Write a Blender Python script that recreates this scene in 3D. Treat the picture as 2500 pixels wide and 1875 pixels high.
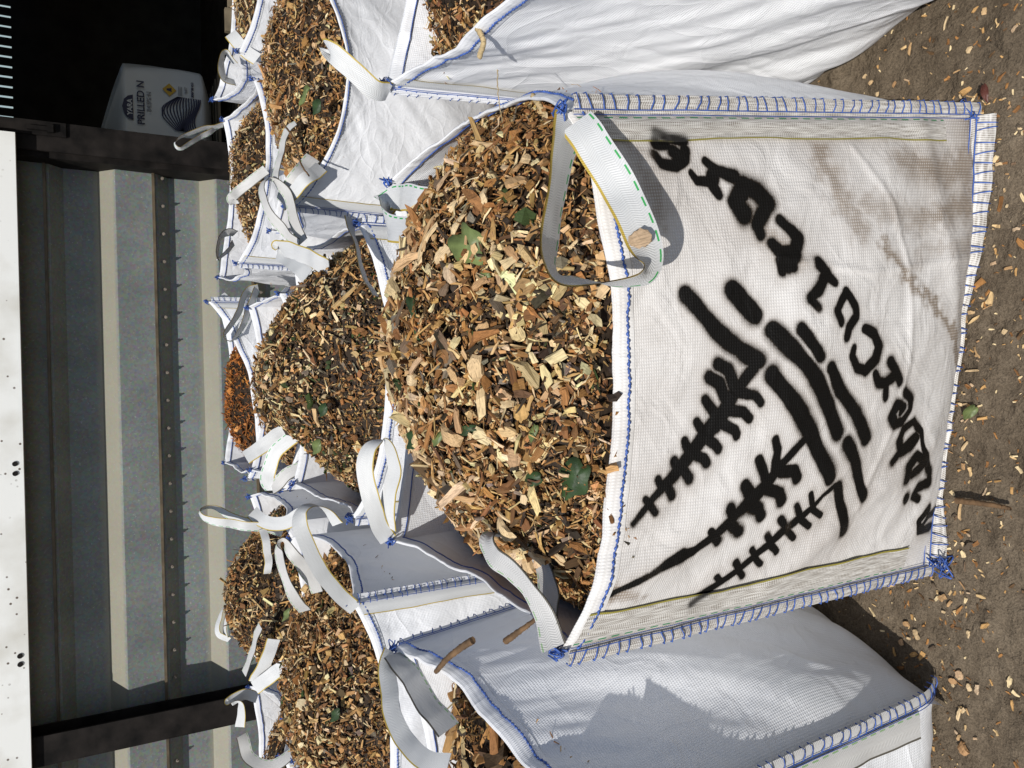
import bpy, math, random
import numpy as np
from mathutils import Vector, Matrix

for o in list(bpy.data.objects): bpy.data.objects.remove(o)
S = bpy.context.scene
C = S.collection
rad = math.radians

# ------------------------------------------------------------------ camera
CAM_H, PITCH, ROLL, FPX = 1.6, rad(28), rad(1.5), 1878.0
_U0 = np.array([0, math.sin(PITCH), math.cos(PITCH)])
_F = np.array([0, math.cos(PITCH), -math.sin(PITCH)])
_R = math.cos(ROLL) * np.array([1., 0, 0]) - math.sin(ROLL) * _U0
_U = math.cos(ROLL) * _U0 + math.sin(ROLL) * np.array([1., 0, 0])
cd = bpy.data.cameras.new('camera'); cam = bpy.data.objects.new('camera', cd); C.objects.link(cam)
cd.sensor_fit = 'HORIZONTAL'; cd.sensor_width = 36; cd.lens = FPX / 2500 * 36
cd.clip_start = 0.02; cd.clip_end = 2000
# the phone was held sideways: the picture's right is the world's down
mx = Matrix(((-_U[0], _R[0], -_F[0], 0), (-_U[1], _R[1], -_F[1], 0), (-_U[2], _R[2], -_F[2], CAM_H), (0, 0, 0, 1)))
cam.matrix_world = mx
S.camera = cam
S.render.resolution_x, S.render.resolution_y = 1024, 768

# ------------------------------------------------------------------ light
SUN_EL, SUN_AZ = rad(48), rad(28.5)         # light travels forward and to the right
d = Vector((math.sin(SUN_AZ) * math.cos(SUN_EL), math.cos(SUN_AZ) * math.cos(SUN_EL), -math.sin(SUN_EL)))
sd = bpy.data.lights.new('sun', 'SUN'); sd.energy = 4.1; sd.angle = rad(0.53); sd.color = (1, 0.965, 0.91)
sun = bpy.data.objects.new('sun', sd); C.objects.link(sun)
sun.rotation_euler = d.to_track_quat('-Z', 'Y').to_euler(); sun.location = (-4, -6, 8)
w = bpy.data.worlds.new('World'); S.world = w; w.use_nodes = True
wn = w.node_tree.nodes; bg = wn['Background']; bg.inputs[1].default_value = 0.08
sk = wn.new('ShaderNodeTexSky'); sk.sky_type = 'NISHITA'; sk.sun_disc = False
sk.sun_elevation = SUN_EL; sk.sun_rotation = math.pi + SUN_AZ
w.node_tree.links.new(sk.outputs[0], bg.inputs[0])
vs = S.view_settings; vs.view_transform = 'Standard'; vs.look = 'None'; vs.exposure = 0.0; vs.gamma = 1; vs.use_curve_mapping = False
S.render.engine = 'CYCLES'

def at(px, py, Y=None, Z=None):
    dd = _F + _R * ((937.5 - py) / FPX) + _U * ((1250 - px) / FPX)
    k = Y / dd[1] if Y is not None else (Z - CAM_H) / dd[2]
    return np.array([0, 0, CAM_H]) + dd * k

# ------------------------------------------------------------------ numpy helpers
#PURE
def _hash(ix, iy, seed):
    h = (ix.astype(np.int64) * 374761393 + iy.astype(np.int64) * 668265263 + seed * 974711) & 0xffffffff
    h = ((h ^ (h >> 13)) * 1274126177) & 0xffffffff
    h = h ^ (h >> 16)
    return (h & 0xffffff) / float(0xffffff)
def vn(x, y, seed=0):
    x, y = np.broadcast_arrays(np.asarray(x, float), np.asarray(y, float))
    ix, iy = np.floor(x), np.floor(y); fx, fy = x - ix, y - iy
    fx = fx * fx * fx * (fx * (fx * 6 - 15) + 10); fy = fy * fy * fy * (fy * (fy * 6 - 15) + 10)
    a = _hash(ix, iy, seed); b = _hash(ix + 1, iy, seed); c = _hash(ix, iy + 1, seed); e = _hash(ix + 1, iy + 1, seed)
    return (a * (1 - fx) + b * fx) * (1 - fy) + (c * (1 - fx) + e * fx) * fy - .5
def fbm(x, y, seed=0, n=4):
    r = 0; a = 1.
    for k in range(n): r = r + a * vn(x * 2 ** k + 17.3 * k, y * 2 ** k - 9.1 * k, seed + k); a *= .5
    return r
def seg_dist(px, py, pts):
    """distance from points to a polyline and the 0..1 position along it"""
    best = np.full(np.shape(px), 1e9); pos = np.zeros(np.shape(px)); n = len(pts) - 1
    for k in range(n):
        ax, ay = pts[k]; bx, by = pts[k + 1]; dx, dy = bx - ax, by - ay; L = dx * dx + dy * dy + 1e-12
        u = np.clip(((px - ax) * dx + (py - ay) * dy) / L, 0, 1)
        q = np.hypot(px - ax - u * dx, py - ay - u * dy); m = q < best
        best = np.where(m, q, best); pos = np.where(m, (k + u) / n, pos)
    return best, pos
class Bag:
    """an open four-sided sack: corners 0 front left, 1 front right, 2 back right, 3 back left"""
    def __init__(s, B, T, bulge, rimout, dip, wr=1., seed=1, tuck=(.04,) * 4, crease=None):
        s.B = np.array(B, float); s.T = np.array(T, float); s.bulge = bulge; s.rimout = rimout; s.dip = dip
        s.wr = wr; s.seed = seed; s.tuck = tuck; s.crease = crease
    def nrm(s, i):
        j = (i + 1) % 4; dd = (s.B[j] + s.T[j, :2] - s.B[i] - s.T[i, :2]); dd = dd / np.linalg.norm(dd)
        return np.array([dd[1], -dd[0], 0.]), np.array([dd[0], dd[1], 0.])
    def size(s, i):
        j = (i + 1) % 4
        return np.linalg.norm(s.T[j, :2] - s.T[i, :2]), (s.T[i, 2] + s.T[j, 2]) / 2
    def pt(s, i, u, t, off=0., rough=True):
        j = (i + 1) % 4; u, t = np.broadcast_arrays(np.asarray(u, float), np.asarray(t, float))
        n, tg = s.nrm(i); W, H = s.size(i)
        bx = s.B[i][None] * (1 - u)[..., None] + s.B[j][None] * u[..., None] if u.ndim else s.B[i] * (1 - u) + s.B[j] * u
        tx = s.T[i][None] * (1 - u)[..., None] + s.T[j][None] * u[..., None] if u.ndim else s.T[i] * (1 - u) + s.T[j] * u
        tc = np.clip(t, 0, 1); uc = np.clip(u, 0, 1)
        e = np.sin(np.pi * uc) ** .75
        xy = bx * (1 - t)[..., None] + tx[..., :2] * t[..., None]
        out = e * (s.bulge[i] * np.sin(np.pi * tc ** .8) ** .9 + s.rimout[i] * tc ** 3) - s.tuck[i] * (1 - np.clip(t / .12, 0, 1)) ** 2
        if rough:
            a, b = u * W, t * H; sd_ = s.seed * 13 + i * 101; env = np.clip(np.sin(np.pi * uc) * 3, 0, 1)
            ang = .9 if (s.seed + i) % 2 else -.7
            ca, sa = math.cos(ang), math.sin(ang)
            f1 = fbm((a * ca + b * sa) * 7, (-a * sa + b * ca) * 1.6, sd_, 3)
            f2 = np.abs(fbm(a * 9 + 3 * vn(a * 3, b * 3, sd_ + 5), b * 2.2, sd_ + 9, 3))
            low = fbm(a * 2.2, b * 2.2, sd_ + 31, 2)
            top = tc ** 4
            out = out + s.wr * env * (.020 * low + .014 * f1 + .012 * f2 * (top + (1 - tc) ** 2) + .016 * top * vn(a * 6, 0 * b, sd_ + 3))
            if s.crease is not None and i == 0:
                for pts, h, wd in s.crease:
                    q, _ = seg_dist(u, t, pts); out = out + h * np.exp(-(q / wd) ** 2)
        z = t * (tx[..., 2] - s.dip[i] * e * tc ** 2)
        if rough: z = z + s.wr * .012 * tc ** 6 * np.clip(np.sin(np.pi * uc) * 3, 0, 1) * vn(u * W * 7, 0 * u, s.seed + i)
        return np.concatenate([xy + (out + off)[..., None] * n[:2], z[..., None]], -1)
CREASE = [([(.93, .40), (.82, .33), (.66, .27), (.5, .27), (.36, .30), (.2, .36)], .0028, .010), ([(.72, .62), (.68, .4), (.70, .05)], .0022, .008),
          ([(.05, .55), (.2, .35), (.3, .12)], .006, .03), ([(.95, .75), (.8, .6), (.6, .55)], .005, .05), ([(.1, .9), (.25, .7), (.3, .5)], .005, .04), ([(.98, .2), (.8, .16), (.55, .08)], .006, .03)]
MAIN = Bag([(-.418, 1.065), (.523, .938), (.58, 1.80), (-.36, 1.93)],
           [(-.44, 1.082, .95), (.423, 1.021, .955), (.517, 1.855, .95), (-.398, 1.912, .95)],
           (.095, .165, .05, .06), (.03, .09, .10, .02), (.085, .06, .10, .08), .8, 1, (.0, .03, .03, .02), CREASE)
#ENDPURE
rng = np.random.default_rng(7)
ORG = {}
def tag(o, label=None, cat=None, group=None, kind=None):
    for k, v in (('label', label), ('category', cat), ('group', group), ('kind', kind)):
        if v: o[k] = v
    return o
def empty(name, loc, label, cat, group=None):
    o = bpy.data.objects.new(name, None); C.objects.link(o); o.location = loc; o.empty_display_size = .1
    ORG[o] = np.array(loc, float); return tag(o, label, cat, group)
def build(name, V, Fc, mat, parent=None, smooth=False, uv=None, attrs=None, loc=None):
    """V (n,3) world coordinates, Fc list of (m,k) face arrays"""
    V = np.asarray(V, float).reshape(-1, 3)
    org = ORG[parent] if parent is not None else (np.array(loc, float) if loc is not None else np.zeros(3))
    me = bpy.data.meshes.new(name)
    Fc = [np.asarray(f, np.int32) for f in (Fc if isinstance(Fc, list) else [Fc]) if len(f)]
    lv = np.concatenate([f.ravel() for f in Fc]); tot = np.concatenate([np.full(len(f), f.shape[1], np.int32) for f in Fc])
    st = np.concatenate([[0], np.cumsum(tot)[:-1]]).astype(np.int32)
    me.vertices.add(len(V)); me.vertices.foreach_set('co', (V - org).astype(np.float32).ravel())
    me.loops.add(len(lv)); me.loops.foreach_set('vertex_index', lv)
    me.polygons.add(len(tot)); me.polygons.foreach_set('loop_start', st)
    try: me.polygons.foreach_set('loop_total', tot)
    except Exception: pass
    me.update(calc_edges=True)
    me.polygons.foreach_set('use_smooth', np.full(len(tot), bool(smooth)))
    if uv is not None:
        l = me.uv_layers.new(name='UVMap'); l.data.foreach_set('uv', np.asarray(uv, np.float32)[lv].ravel())
    for k, a in (attrs or {}).items():
        a = np.asarray(a, np.float32)
        if a.ndim == 1: me.attributes.new(k, 'FLOAT', 'POINT').data.foreach_set('value', a)
        elif k == 'col': me.attributes.new(k, 'FLOAT_COLOR', 'POINT').data.foreach_set('color', np.c_[a, np.ones(len(a))].astype(np.float32).ravel())
        else: me.attributes.new(k, 'FLOAT_VECTOR', 'POINT').data.foreach_set('vector', a.ravel())
    me.validate()
    if mat: me.materials.append(mat)
    o = bpy.data.objects.new(name, me); C.objects.link(o)
    if parent is not None:
        o.parent = parent
    elif loc is not None: o.location = loc
    ORG[o] = org
    return o
def grid_faces(n, m, closed=False):
    i, j = np.meshgrid(np.arange(n - 1), np.arange(m if closed else m - 1), indexing='ij')
    j2 = (j + 1) % m
    return np.stack([i * m + j, (i + 1) * m + j, (i + 1) * m + j2, i * m + j2], -1).reshape(-1, 4)
class Acc:
    """collects pieces that belong to one part"""
    def __init__(s): s.V = []; s.F = []; s.n = 0; s.uv = []
    def add(s, V, F, uv=None):
        V = np.asarray(V, float).reshape(-1, 3); s.V.append(V); s.F.append(np.asarray(F) + s.n); s.n += len(V)
        s.uv.append(np.zeros((len(V), 2)) if uv is None else np.asarray(uv))
    def box(s, x0, x1, y0, y1, z0, z1):
        V = [(x, y, z) for z in (z0, z1) for y in (y0, y1) for x in (x0, x1)]
        s.add(V, [(0, 2, 3, 1), (4, 5, 7, 6), (0, 1, 5, 4), (2, 6, 7, 3), (0, 4, 6, 2), (1, 3, 7, 5)])
    def tube(s, pts, r, k=5):
        V, F = tube(pts, r, k); s.add(V, F)
    def build(s, name, mat, parent=None, smooth=False, loc=None, uv=False):
        by = {}
        for f in s.F: by.setdefault(f.shape[1], []).append(f)
        return build(name, np.concatenate(s.V), [np.concatenate(v) for v in by.values()], mat, parent, smooth, np.concatenate(s.uv) if uv else None, None, loc)
def tube(pts, r, k=5):
    p = np.asarray(pts, float); t = np.gradient(p, axis=0); t /= np.linalg.norm(t, axis=1)[:, None] + 1e-9
    a = np.cross(t, np.array([.31, .52, .79])); a /= np.linalg.norm(a, axis=1)[:, None] + 1e-9; b = np.cross(t, a)
    r = np.broadcast_to(r, len(p))
    th = np.arange(k) * 2 * np.pi / k
    V = p[:, None] + r[:, None, None] * (np.cos(th)[None, :, None] * a[:, None] + np.sin(th)[None, :, None] * b[:, None])
    return V.reshape(-1, 3), grid_faces(len(p), k, True)
def spline(P, n):
    P = np.asarray(P, float); m = len(P) - 1
    Q = np.vstack([2 * P[0] - P[1], P, 2 * P[-1] - P[-2]])
    u = np.linspace(0, m, n); k = np.minimum(u.astype(int), m - 1); f = (u - k)[:, None]
    a, b, c, e = Q[k], Q[k + 1], Q[k + 2], Q[k + 3]
    return .5 * (2 * b + (c - a) * f + (2 * a - 5 * b + 4 * c - e) * f ** 2 + (3 * b - a - 3 * c + e) * f ** 3)

# ------------------------------------------------------------------ materials
def mat(name):
    m = bpy.data.materials.new(name); m.use_nodes = True; nt = m.node_tree
    return m, nt.nodes, nt.links, nt.nodes['Principled BSDF']
def N(nodes, typ, **kw):
    n = nodes.new('ShaderNode' + typ)
    for k, v in kw.items():
        if hasattr(n, k): setattr(n, k, v)
        else: n.inputs[k.replace('_', ' ')].default_value = v
    return n
def ramp(nodes, stops):
    r = nodes.new('ShaderNodeValToRGB'); e = r.color_ramp.elements
    while len(e) < len(stops): e.new(.5)
    for k, (p, c) in enumerate(stops): e[k].position = p; e[k].color = (*c, 1) if len(c) == 3 else (c[0],) * 3 + (1,)
    return r
def mixc(nodes, links, fac, a, b, mode='MIX'):
    m = nodes.new('ShaderNodeMix'); m.data_type = 'RGBA'; m.blend_type = mode
    for s_, v in ((m.inputs[0], fac), (m.inputs[6], a), (m.inputs[7], b)):
        if hasattr(v, 'node'): links.new(v, s_)
        elif isinstance(v, (int, float)): s_.default_value = v
        else: s_.default_value = (*v, 1)
    return m.outputs[2]
def mth(nodes, links, op, a, b=0.):
    m = nodes.new('ShaderNodeMath'); m.operation = op
    for s_, v in ((m.inputs[0], a), (m.inputs[1], b)):
        if hasattr(v, 'node'): links.new(v, s_)
        else: s_.default_value = v
    return m.outputs[0]
def simple(name, col, rough=.6, metal=0., var=.25, scale=8., bump=0., bscale=60., spec=.5):
    m, n, l, p = mat(name); tc = N(n, 'TexCoord'); z = N(n, 'TexNoise', Scale=scale, Detail=6.); l.new(tc.outputs['Object'], z.inputs[0])
    r = ramp(n, [(.3, tuple(c * (1 - var) for c in col)), (.7, tuple(min(1, c * (1 + var)) for c in col))]); l.new(z.outputs[0], r.inputs[0])
    l.new(r.outputs[0], p.inputs['Base Color']); p.inputs['Roughness'].default_value = rough; p.inputs['Metallic'].default_value = metal; p.inputs['Specular IOR Level'].default_value = spec
    if bump:
        z2 = N(n, 'TexNoise', Scale=bscale, Detail=5.); l.new(tc.outputs['Object'], z2.inputs[0])
        b = N(n, 'Bump', Strength=bump, Distance=.005); l.new(z2.outputs[0], b.inputs['Height']); l.new(b.outputs[0], p.inputs['Normal'])
    return m
def weave_height(n, l, uvout, per):
    w1 = N(n, 'TexWave', bands_direction='X', Scale=.3142 / per, Distortion=.35); w2 = N(n, 'TexWave', bands_direction='Y', Scale=.3142 / per, Distortion=.35)
    for k in (w1, w2): k.inputs['Detail Scale'].default_value = 2; l.new(uvout, k.inputs[0])
    return mth(n, l, 'MULTIPLY', mth(n, l, 'ADD', w1.outputs[0], .15), mth(n, l, 'ADD', w2.outputs[0], .15))
def fabric(name, col, dirt=.1, dcol=(.36, .29, .22), paint=False, bump=.5, per=.0052):
    m, n, l, p = mat(name); tc = N(n, 'TexCoord'); uv = tc.outputs['UV']
    z = N(n, 'TexNoise', Scale=5., Detail=7., Roughness=.6); l.new(uv, z.inputs[0])
    fine = N(n, 'TexNoise', Scale=330., Detail=2.); l.new(uv, fine.inputs[0])
    r = ramp(n, [(.42, (0.,)), (.8, (1.,))]); l.new(z.outputs[0], r.inputs[0])
    h = weave_height(n, l, uv, per)
    f = mth(n, l, 'MULTIPLY', r.outputs[0], dirt)
    if paint:
        da = N(n, 'Attribute', attribute_name='dirt'); f = mth(n, l, 'ADD', f, da.outputs['Fac'])
    low = mth(n, l, 'SUBTRACT', 1.2, mth(n, l, 'MULTIPLY', h, .55))          # dirt sits in the low spots of the weave
    f = mth(n, l, 'MINIMUM', mth(n, l, 'MULTIPLY', f, low), 1.)
    c = mixc(n, l, f, col, dcol)
    c = mixc(n, l, mth(n, l, 'MULTIPLY', mth(n, l, 'SUBTRACT', 1., h), .08), c, tuple(.45 * k for k in col))
    rough = .5
    if paint:
        pa = N(n, 'Attribute', attribute_name='paint')
        spk = mth(n, l, 'ADD', .72, mth(n, l, 'MULTIPLY', fine.outputs[0], .56))
        grit = mth(n, l, 'MULTIPLY', pa.outputs['Fac'], spk)
        gr = ramp(n, [(.03, (0.,)), (.70, (1.,))]); l.new(grit, gr.inputs[0])
        pc = ramp(n, [(.0, (.20, .13, .07)), (.45, (.05, .034, .02)), (.8, (.006, .0055, .005))]); l.new(pa.outputs['Fac'], pc.inputs[0])
        c = mixc(n, l, gr.outputs[0], c, pc.outputs[0])
        rough = .6
    l.new(c, p.inputs['Base Color']); p.inputs['Roughness'].default_value = rough; p.inputs['Specular IOR Level'].default_value = .12 if paint else .35
    wr = N(n, 'TexNoise', Scale=13., Detail=4., Distortion=.8); l.new(uv, wr.inputs[0])
    cr = N(n, 'TexNoise', Scale=2.6, Detail=2., Distortion=.5); l.new(uv, cr.inputs[0])     # sharp creases along a noise contour
    ridge = mth(n, l, 'POWER', mth(n, l, 'SUBTRACT', 1., mth(n, l, 'ABSOLUTE', mth(n, l, 'MULTIPLY', mth(n, l, 'SUBTRACT', cr.outputs[0], .5), 3.))), 22.)
    mp = N(n, 'Mapping'); mp.inputs['Rotation'].default_value = (0, 0, 1.1); mp.inputs['Location'].default_value = (3, 7, 0); l.new(uv, mp.inputs[0])
    cr2 = N(n, 'TexNoise', Scale=3.4, Detail=1., Distortion=.3); l.new(mp.outputs[0], cr2.inputs[0])
    ridge2 = mth(n, l, 'POWER', mth(n, l, 'SUBTRACT', 1., mth(n, l, 'ABSOLUTE', mth(n, l, 'MULTIPLY', mth(n, l, 'SUBTRACT', cr2.outputs[0], .46), 3.))), 26.)
    hs = mth(n, l, 'ADD', wr.outputs[0], mth(n, l, 'ADD', mth(n, l, 'MULTIPLY', ridge, .09 if paint else .2), mth(n, l, 'MULTIPLY', ridge2, .07 if paint else .16)))
    b0 = N(n, 'Bump', Strength=bump, Distance=.012); l.new(hs, b0.inputs['Height'])
    b = N(n, 'Bump', Strength=.38, Distance=.0014); l.new(h, b.inputs['Height']); l.new(b0.outputs[0], b.inputs['Normal'])
    l.new(b.outputs[0], p.inputs['Normal'])
    return m
def webbing(name, col, e1, e2, dirt=0., soft=True):
    """tape with coloured threads woven in along its edges; uv.x runs across, uv.y along in metres"""
    m, n, l, p = mat(name); tc = N(n, 'TexCoord'); sp = N(n, 'SeparateXYZ'); l.new(tc.outputs['UV'], sp.inputs[0]); x, y = sp.outputs[0], sp.outputs[1]
    # herringbone ribs
    tri = mth(n, l, 'PINGPONG', mth(n, l, 'MULTIPLY', x, 4.), 1.)
    ph = mth(n, l, 'ADD', mth(n, l, 'MULTIPLY', y, 1500.), mth(n, l, 'MULTIPLY', tri, 9.))
    rib = mth(n, l, 'SINE', ph)
    c = mixc(n, l, mth(n, l, 'MULTIPLY', mth(n, l, 'SUBTRACT', 1., rib), .08), col, tuple(.5 * k for k in col))
    if dirt:
        z = N(n, 'TexNoise', Scale=24., Detail=5.); l.new(tc.outputs['UV'], z.inputs[0]); r = ramp(n, [(.35, (0.,)), (.62, (1.,))]); l.new(z.outputs[0], r.inputs[0])
        g = mth(n, l, 'MULTIPLY', mth(n, l, 'MULTIPLY', r.outputs[0], dirt), mth(n, l, 'ADD', mth(n, l, 'MULTIPLY', rib, -.35), .65))
        c = mixc(n, l, g, c, (.13, .10, .07))
    dash = mth(n, l, 'GREATER_THAN', mth(n, l, 'SINE', mth(n, l, 'MULTIPLY', y, 230.)), -.3)
    def band(a, b_): return mth(n, l, 'MULTIPLY', mth(n, l, 'GREATER_THAN', x, a), mth(n, l, 'LESS_THAN', x, b_))
    if e1: c = mixc(n, l, band(.0, .07), c, e1)
    if e2: c = mixc(n, l, mth(n, l, 'MULTIPLY', band(.89, .945), dash), c, e2)
    pa = N(n, 'Attribute', attribute_name='paint'); c = mixc(n, l, pa.outputs['Fac'], c, (.012, .011, .010))
    l.new(c, p.inputs['Base Color']); p.inputs['Roughness'].default_value = .5
    b = N(n, 'Bump', Strength=.22, Distance=.0015); l.new(rib, b.inputs['Height']); l.new(b.outputs[0], p.inputs['Normal'])
    return m
WHITE = (.80, .81, .83)
M = dict(
    fab=fabric('woven_white', WHITE, .05, bump=.45), fabfar=fabric('woven_white_far', (.78, .79, .81), .12, bump=.6),
    front=fabric('woven_dirty_painted', (.76, .745, .73), .22, (.25, .20, .155), True, .6), hemd=fabric('woven_dirty', (.77, .755, .74), .55, (.33, .27, .21), False, .5),
    thread=simple('blue_thread', (.045, .105, .36), .55, 0, .35, 60.),
    web=webbing('webbing_yellow_green', (.66, .67, .67), (.50, .36, .06), (.05, .36, .10), .12, True),
    webp=webbing('webbing_yellow', (.62, .63, .63), (.45, .33, .06), None, .10),
    webg=webbing('webbing_grey_edge', (.58, .575, .56), (.10, .09, .07), (.25, .4, .2), .15),
    webd=webbing('webbing_dirty', (.70, .68, .64), (.30, .26, .05), (.03, .22, .08), .95),
    steel=simple('black_steel', (.011, .009, .008), .7, 0, .8, 7., .35, 25., .15), lip=simple('lip_steel', (.10, .075, .045), .5, 0, .5, 8.),
    bolt=simple('zinc_bolt', (.20, .17, .14), .5, .2, .3, 20.), roof=simple('roof_sheet', (.09, .09, .085), .8), dark=simple('concrete_block', (.045, .042, .038), .9, 0, .4, 3.),
    timber=simple('timber', (.17, .135, .085), .8, 0, .35, 9.), straw=simple('straw', (.45, .34, .18), .8, 0, .3, 20.), slat=simple('slat_timber', (.06, .05, .04), .9),
    leaf=simple('green_leaf', (.13, .165, .055), .5, 0, .4, 40., .2, 90.), dleaf=simple('dark_leaf', (.028, .055, .017), .55, 0, .5, 40., .35, 90.),
    twig=simple('twig_bark', (.13, .075, .035), .85, 0, .5, 30., .5, 120.), redleaf=simple('red_leaf', (.10, .03, .02), .5), feather=simple('feather', (.5, .49, .45), .8),
    ink=simple('navy_ink', (.010, .014, .06), .5, 0, .1), yel=simple('yellow_print', (.55, .34, .02), .5, 0, .1), greyp=simple('grey_print', (.25, .27, .3), .5, 0, .1))
def galv():
    m, n, l, p = mat('galvanised_sheet'); tc = N(n, 'TexCoord'); v = N(n, 'TexVoronoi', Scale=55.); l.new(tc.outputs['Object'], v.inputs[0])
    z = N(n, 'TexNoise', Scale=2.2, Detail=8.); l.new(tc.outputs['Object'], z.inputs[0])
    sp = N(n, 'TexNoise', Scale=60., Detail=2.); l.new(tc.outputs['Object'], sp.inputs[0])
    r = ramp(n, [(.3, (.135, .150, .146)), (.7, (.205, .224, .216))]); l.new(z.outputs[0], r.inputs[0])
    c = mixc(n, l, .22, r.outputs[0], v.outputs['Color'], 'SOFT_LIGHT')
    sr = ramp(n, [(.66, (0.,)), (.74, (1.,))]); l.new(sp.outputs[0], sr.inputs[0]); c = mixc(n, l, mth(n, l, 'MULTIPLY', sr.outputs[0], .35), c, (.5, .52, .52))
    a = N(n, 'Attribute', attribute_name='dust'); c = mixc(n, l, mth(n, l, 'MULTIPLY', a.outputs['Fac'], .7), c, (.30, .275, .20))
    l.new(c, p.inputs['Base Color']); p.inputs['Roughness'].default_value = .55; p.inputs['Metallic'].default_value = .15
    return m
M['galv'] = galv()
def fascia_mat():
    m, n, l, p = mat('white_painted_fascia'); tc = N(n, 'TexCoord'); v = N(n, 'TexVoronoi', Scale=16.); l.new(tc.outputs['Object'], v.inputs[0])
    z = N(n, 'TexNoise', Scale=3., Detail=8.); l.new(tc.outputs['Object'], z.inputs[0])
    r = ramp(n, [(.45, (.80, .81, .79)), (.75, (.60, .59, .54))]); l.new(z.outputs[0], r.inputs[0])
    q = ramp(n, [(.10, (1.,)), (.16, (0.,))]); l.new(v.outputs['Distance'], q.inputs[0])
    zr = ramp(n, [(.40, (0.,)), (.50, (1.,))]); l.new(z.outputs[0], zr.inputs[0])
    c = mixc(n, l, mth(n, l, 'MULTIPLY', q.outputs[0], zr.outputs[0]), r.outputs[0], (.10, .07, .05))
    l.new(c, p.inputs['Base Color']); p.inputs['Roughness'].default_value = .45
    return m
M['fascia'] = fascia_mat()
def ground_mat():
    m, n, l, p = mat('packed_earth'); tc = N(n, 'TexCoord'); o = tc.outputs['Object']
    a = N(n, 'TexNoise', Scale=3.5, Detail=10., Roughness=.6); b = N(n, 'TexNoise', Scale=38., Detail=8., Roughness=.7); c_ = N(n, 'TexNoise', Scale=260., Detail=3.)
    for k in (a, b, c_): l.new(o, k.inputs[0])
    r = ramp(n, [(.3, (.080, .060, .040)), (.5, (.165, .128, .088)), (.72, (.255, .203, .143))]); l.new(mth(n, l, 'ADD', mth(n, l, 'MULTIPLY', a.outputs[0], .5), mth(n, l, 'MULTIPLY', b.outputs[0], .5)), r.inputs[0])
    g = ramp(n, [(.35, (.55,)), (.65, (1.25,))]); l.new(c_.outputs[0], g.inputs[0]); cc = mixc(n, l, .6, r.outputs[0], g.outputs[0], 'MULTIPLY')
    sp = N(n, 'TexVoronoi', Scale=120.); l.new(o, sp.inputs[0]); sr = ramp(n, [(.05, (1.,)), (.09, (0.,))]); l.new(sp.outputs['Distance'], sr.inputs[0])
    z2 = ramp(n, [(.55, (0.,)), (.62, (1.,))]); l.new(b.outputs[0], z2.inputs[0])
    cc = mixc(n, l, mth(n, l, 'MULTIPLY', sr.outputs[0], z2.outputs[0]), cc, (.30, .25, .18))
    l.new(cc, p.inputs['Base Color']); p.inputs['Roughness'].default_value = .92; p.inputs['Specular IOR Level'].default_value = .2
    md_ = N(n, 'TexNoise', Scale=13., Detail=5., Distortion=.6); l.new(o, md_.inputs[0]); b00 = N(n, 'Bump', Strength=.8, Distance=.035); l.new(md_.outputs[0], b00.inputs['Height'])
    b1 = N(n, 'Bump', Strength=.8, Distance=.016); l.new(b.outputs[0], b1.inputs['Height']); l.new(b00.outputs[0], b1.inputs['Normal'])
    b2 = N(n, 'Bump', Strength=.5, Distance=.0025); l.new(c_.outputs[0], b2.inputs['Height']); l.new(b1.outputs[0], b2.inputs['Normal']); l.new(b2.outputs[0], p.inputs['Normal'])
    return m
M['ground'] = ground_mat()
def chip_mat(individual=False):
    m, n, l, p = mat('chip_single' if individual else 'chip_heap'); g = N(n, 'Attribute', attribute_name='gr')
    mp = N(n, 'Mapping'); mp.inputs['Scale'].default_value = (25, 420, 420); l.new(g.outputs['Vector'], mp.inputs[0])
    z = N(n, 'TexNoise', Scale=1., Detail=4.); l.new(mp.outputs[0], z.inputs[0]); r = ramp(n, [(.28, (.45,)), (.5, (.95,)), (.75, (1.3,))]); l.new(z.outputs[0], r.inputs[0])
    if individual:
        oi = N(n, 'ObjectInfo')
        q = ramp(n, [(0., (.70, .53, .31)), (.3, (.60, .43, .24)), (.5, (.52, .33, .16)), (.68, (.40, .23, .11)), (.82, (.62, .46, .30)), (.9, (.20, .13, .08)), (1., (.11, .085, .06))])
        l.new(oi.outputs['Random'], q.inputs[0]); base = q.outputs[0]
    else: base = N(n, 'Attribute', attribute_name='col').outputs['Color']
    c = mixc(n, l, .85, base, r.outputs[0], 'MULTIPLY')
    l.new(c, p.inputs['Base Color']); p.inputs['Roughness'].default_value = .75; p.inputs['Specular IOR Level'].default_value = .25
    b = N(n, 'Bump', Strength=.5, Distance=.001); l.new(z.outputs[0], b.inputs['Height']); l.new(b.outputs[0], p.inputs['Normal'])
    return m
M['chip'], M['chip1'] = chip_mat(), chip_mat(True)

# ------------------------------------------------------------------ ground
def axis(lo, hi, fine0, fine1, st, far):
    a = np.arange(fine0, fine1, st); k = np.geomspace(st, far, 26)
    return np.concatenate([(fine0 - k)[::-1], a, fine1 + k])
gx, gy = axis(0, 0, -1.2, 1.6, .012, 300), axis(0, 0, .3, 2.0, .012, 300)
GX, GY = np.meshgrid(gx, gy, indexing='ij')
def ground_z(x, y): return .018 * fbm(np.asarray(x) * 2.3, np.asarray(y) * 2.3, 5, 3) + .011 * fbm(np.asarray(x) * 3.5, np.asarray(y) * 17, 15, 3) + .006 * fbm(np.asarray(x) * 14, np.asarray(y) * 14, 8, 3) + .004 * np.abs(vn(np.asarray(x) * 30, np.asarray(y) * 24, 3)) - .012
tag(build('ground', np.stack([GX, GY, ground_z(GX, GY)], -1), grid_faces(len(gx), len(gy)), M['ground'], None, True), kind='structure')

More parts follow.
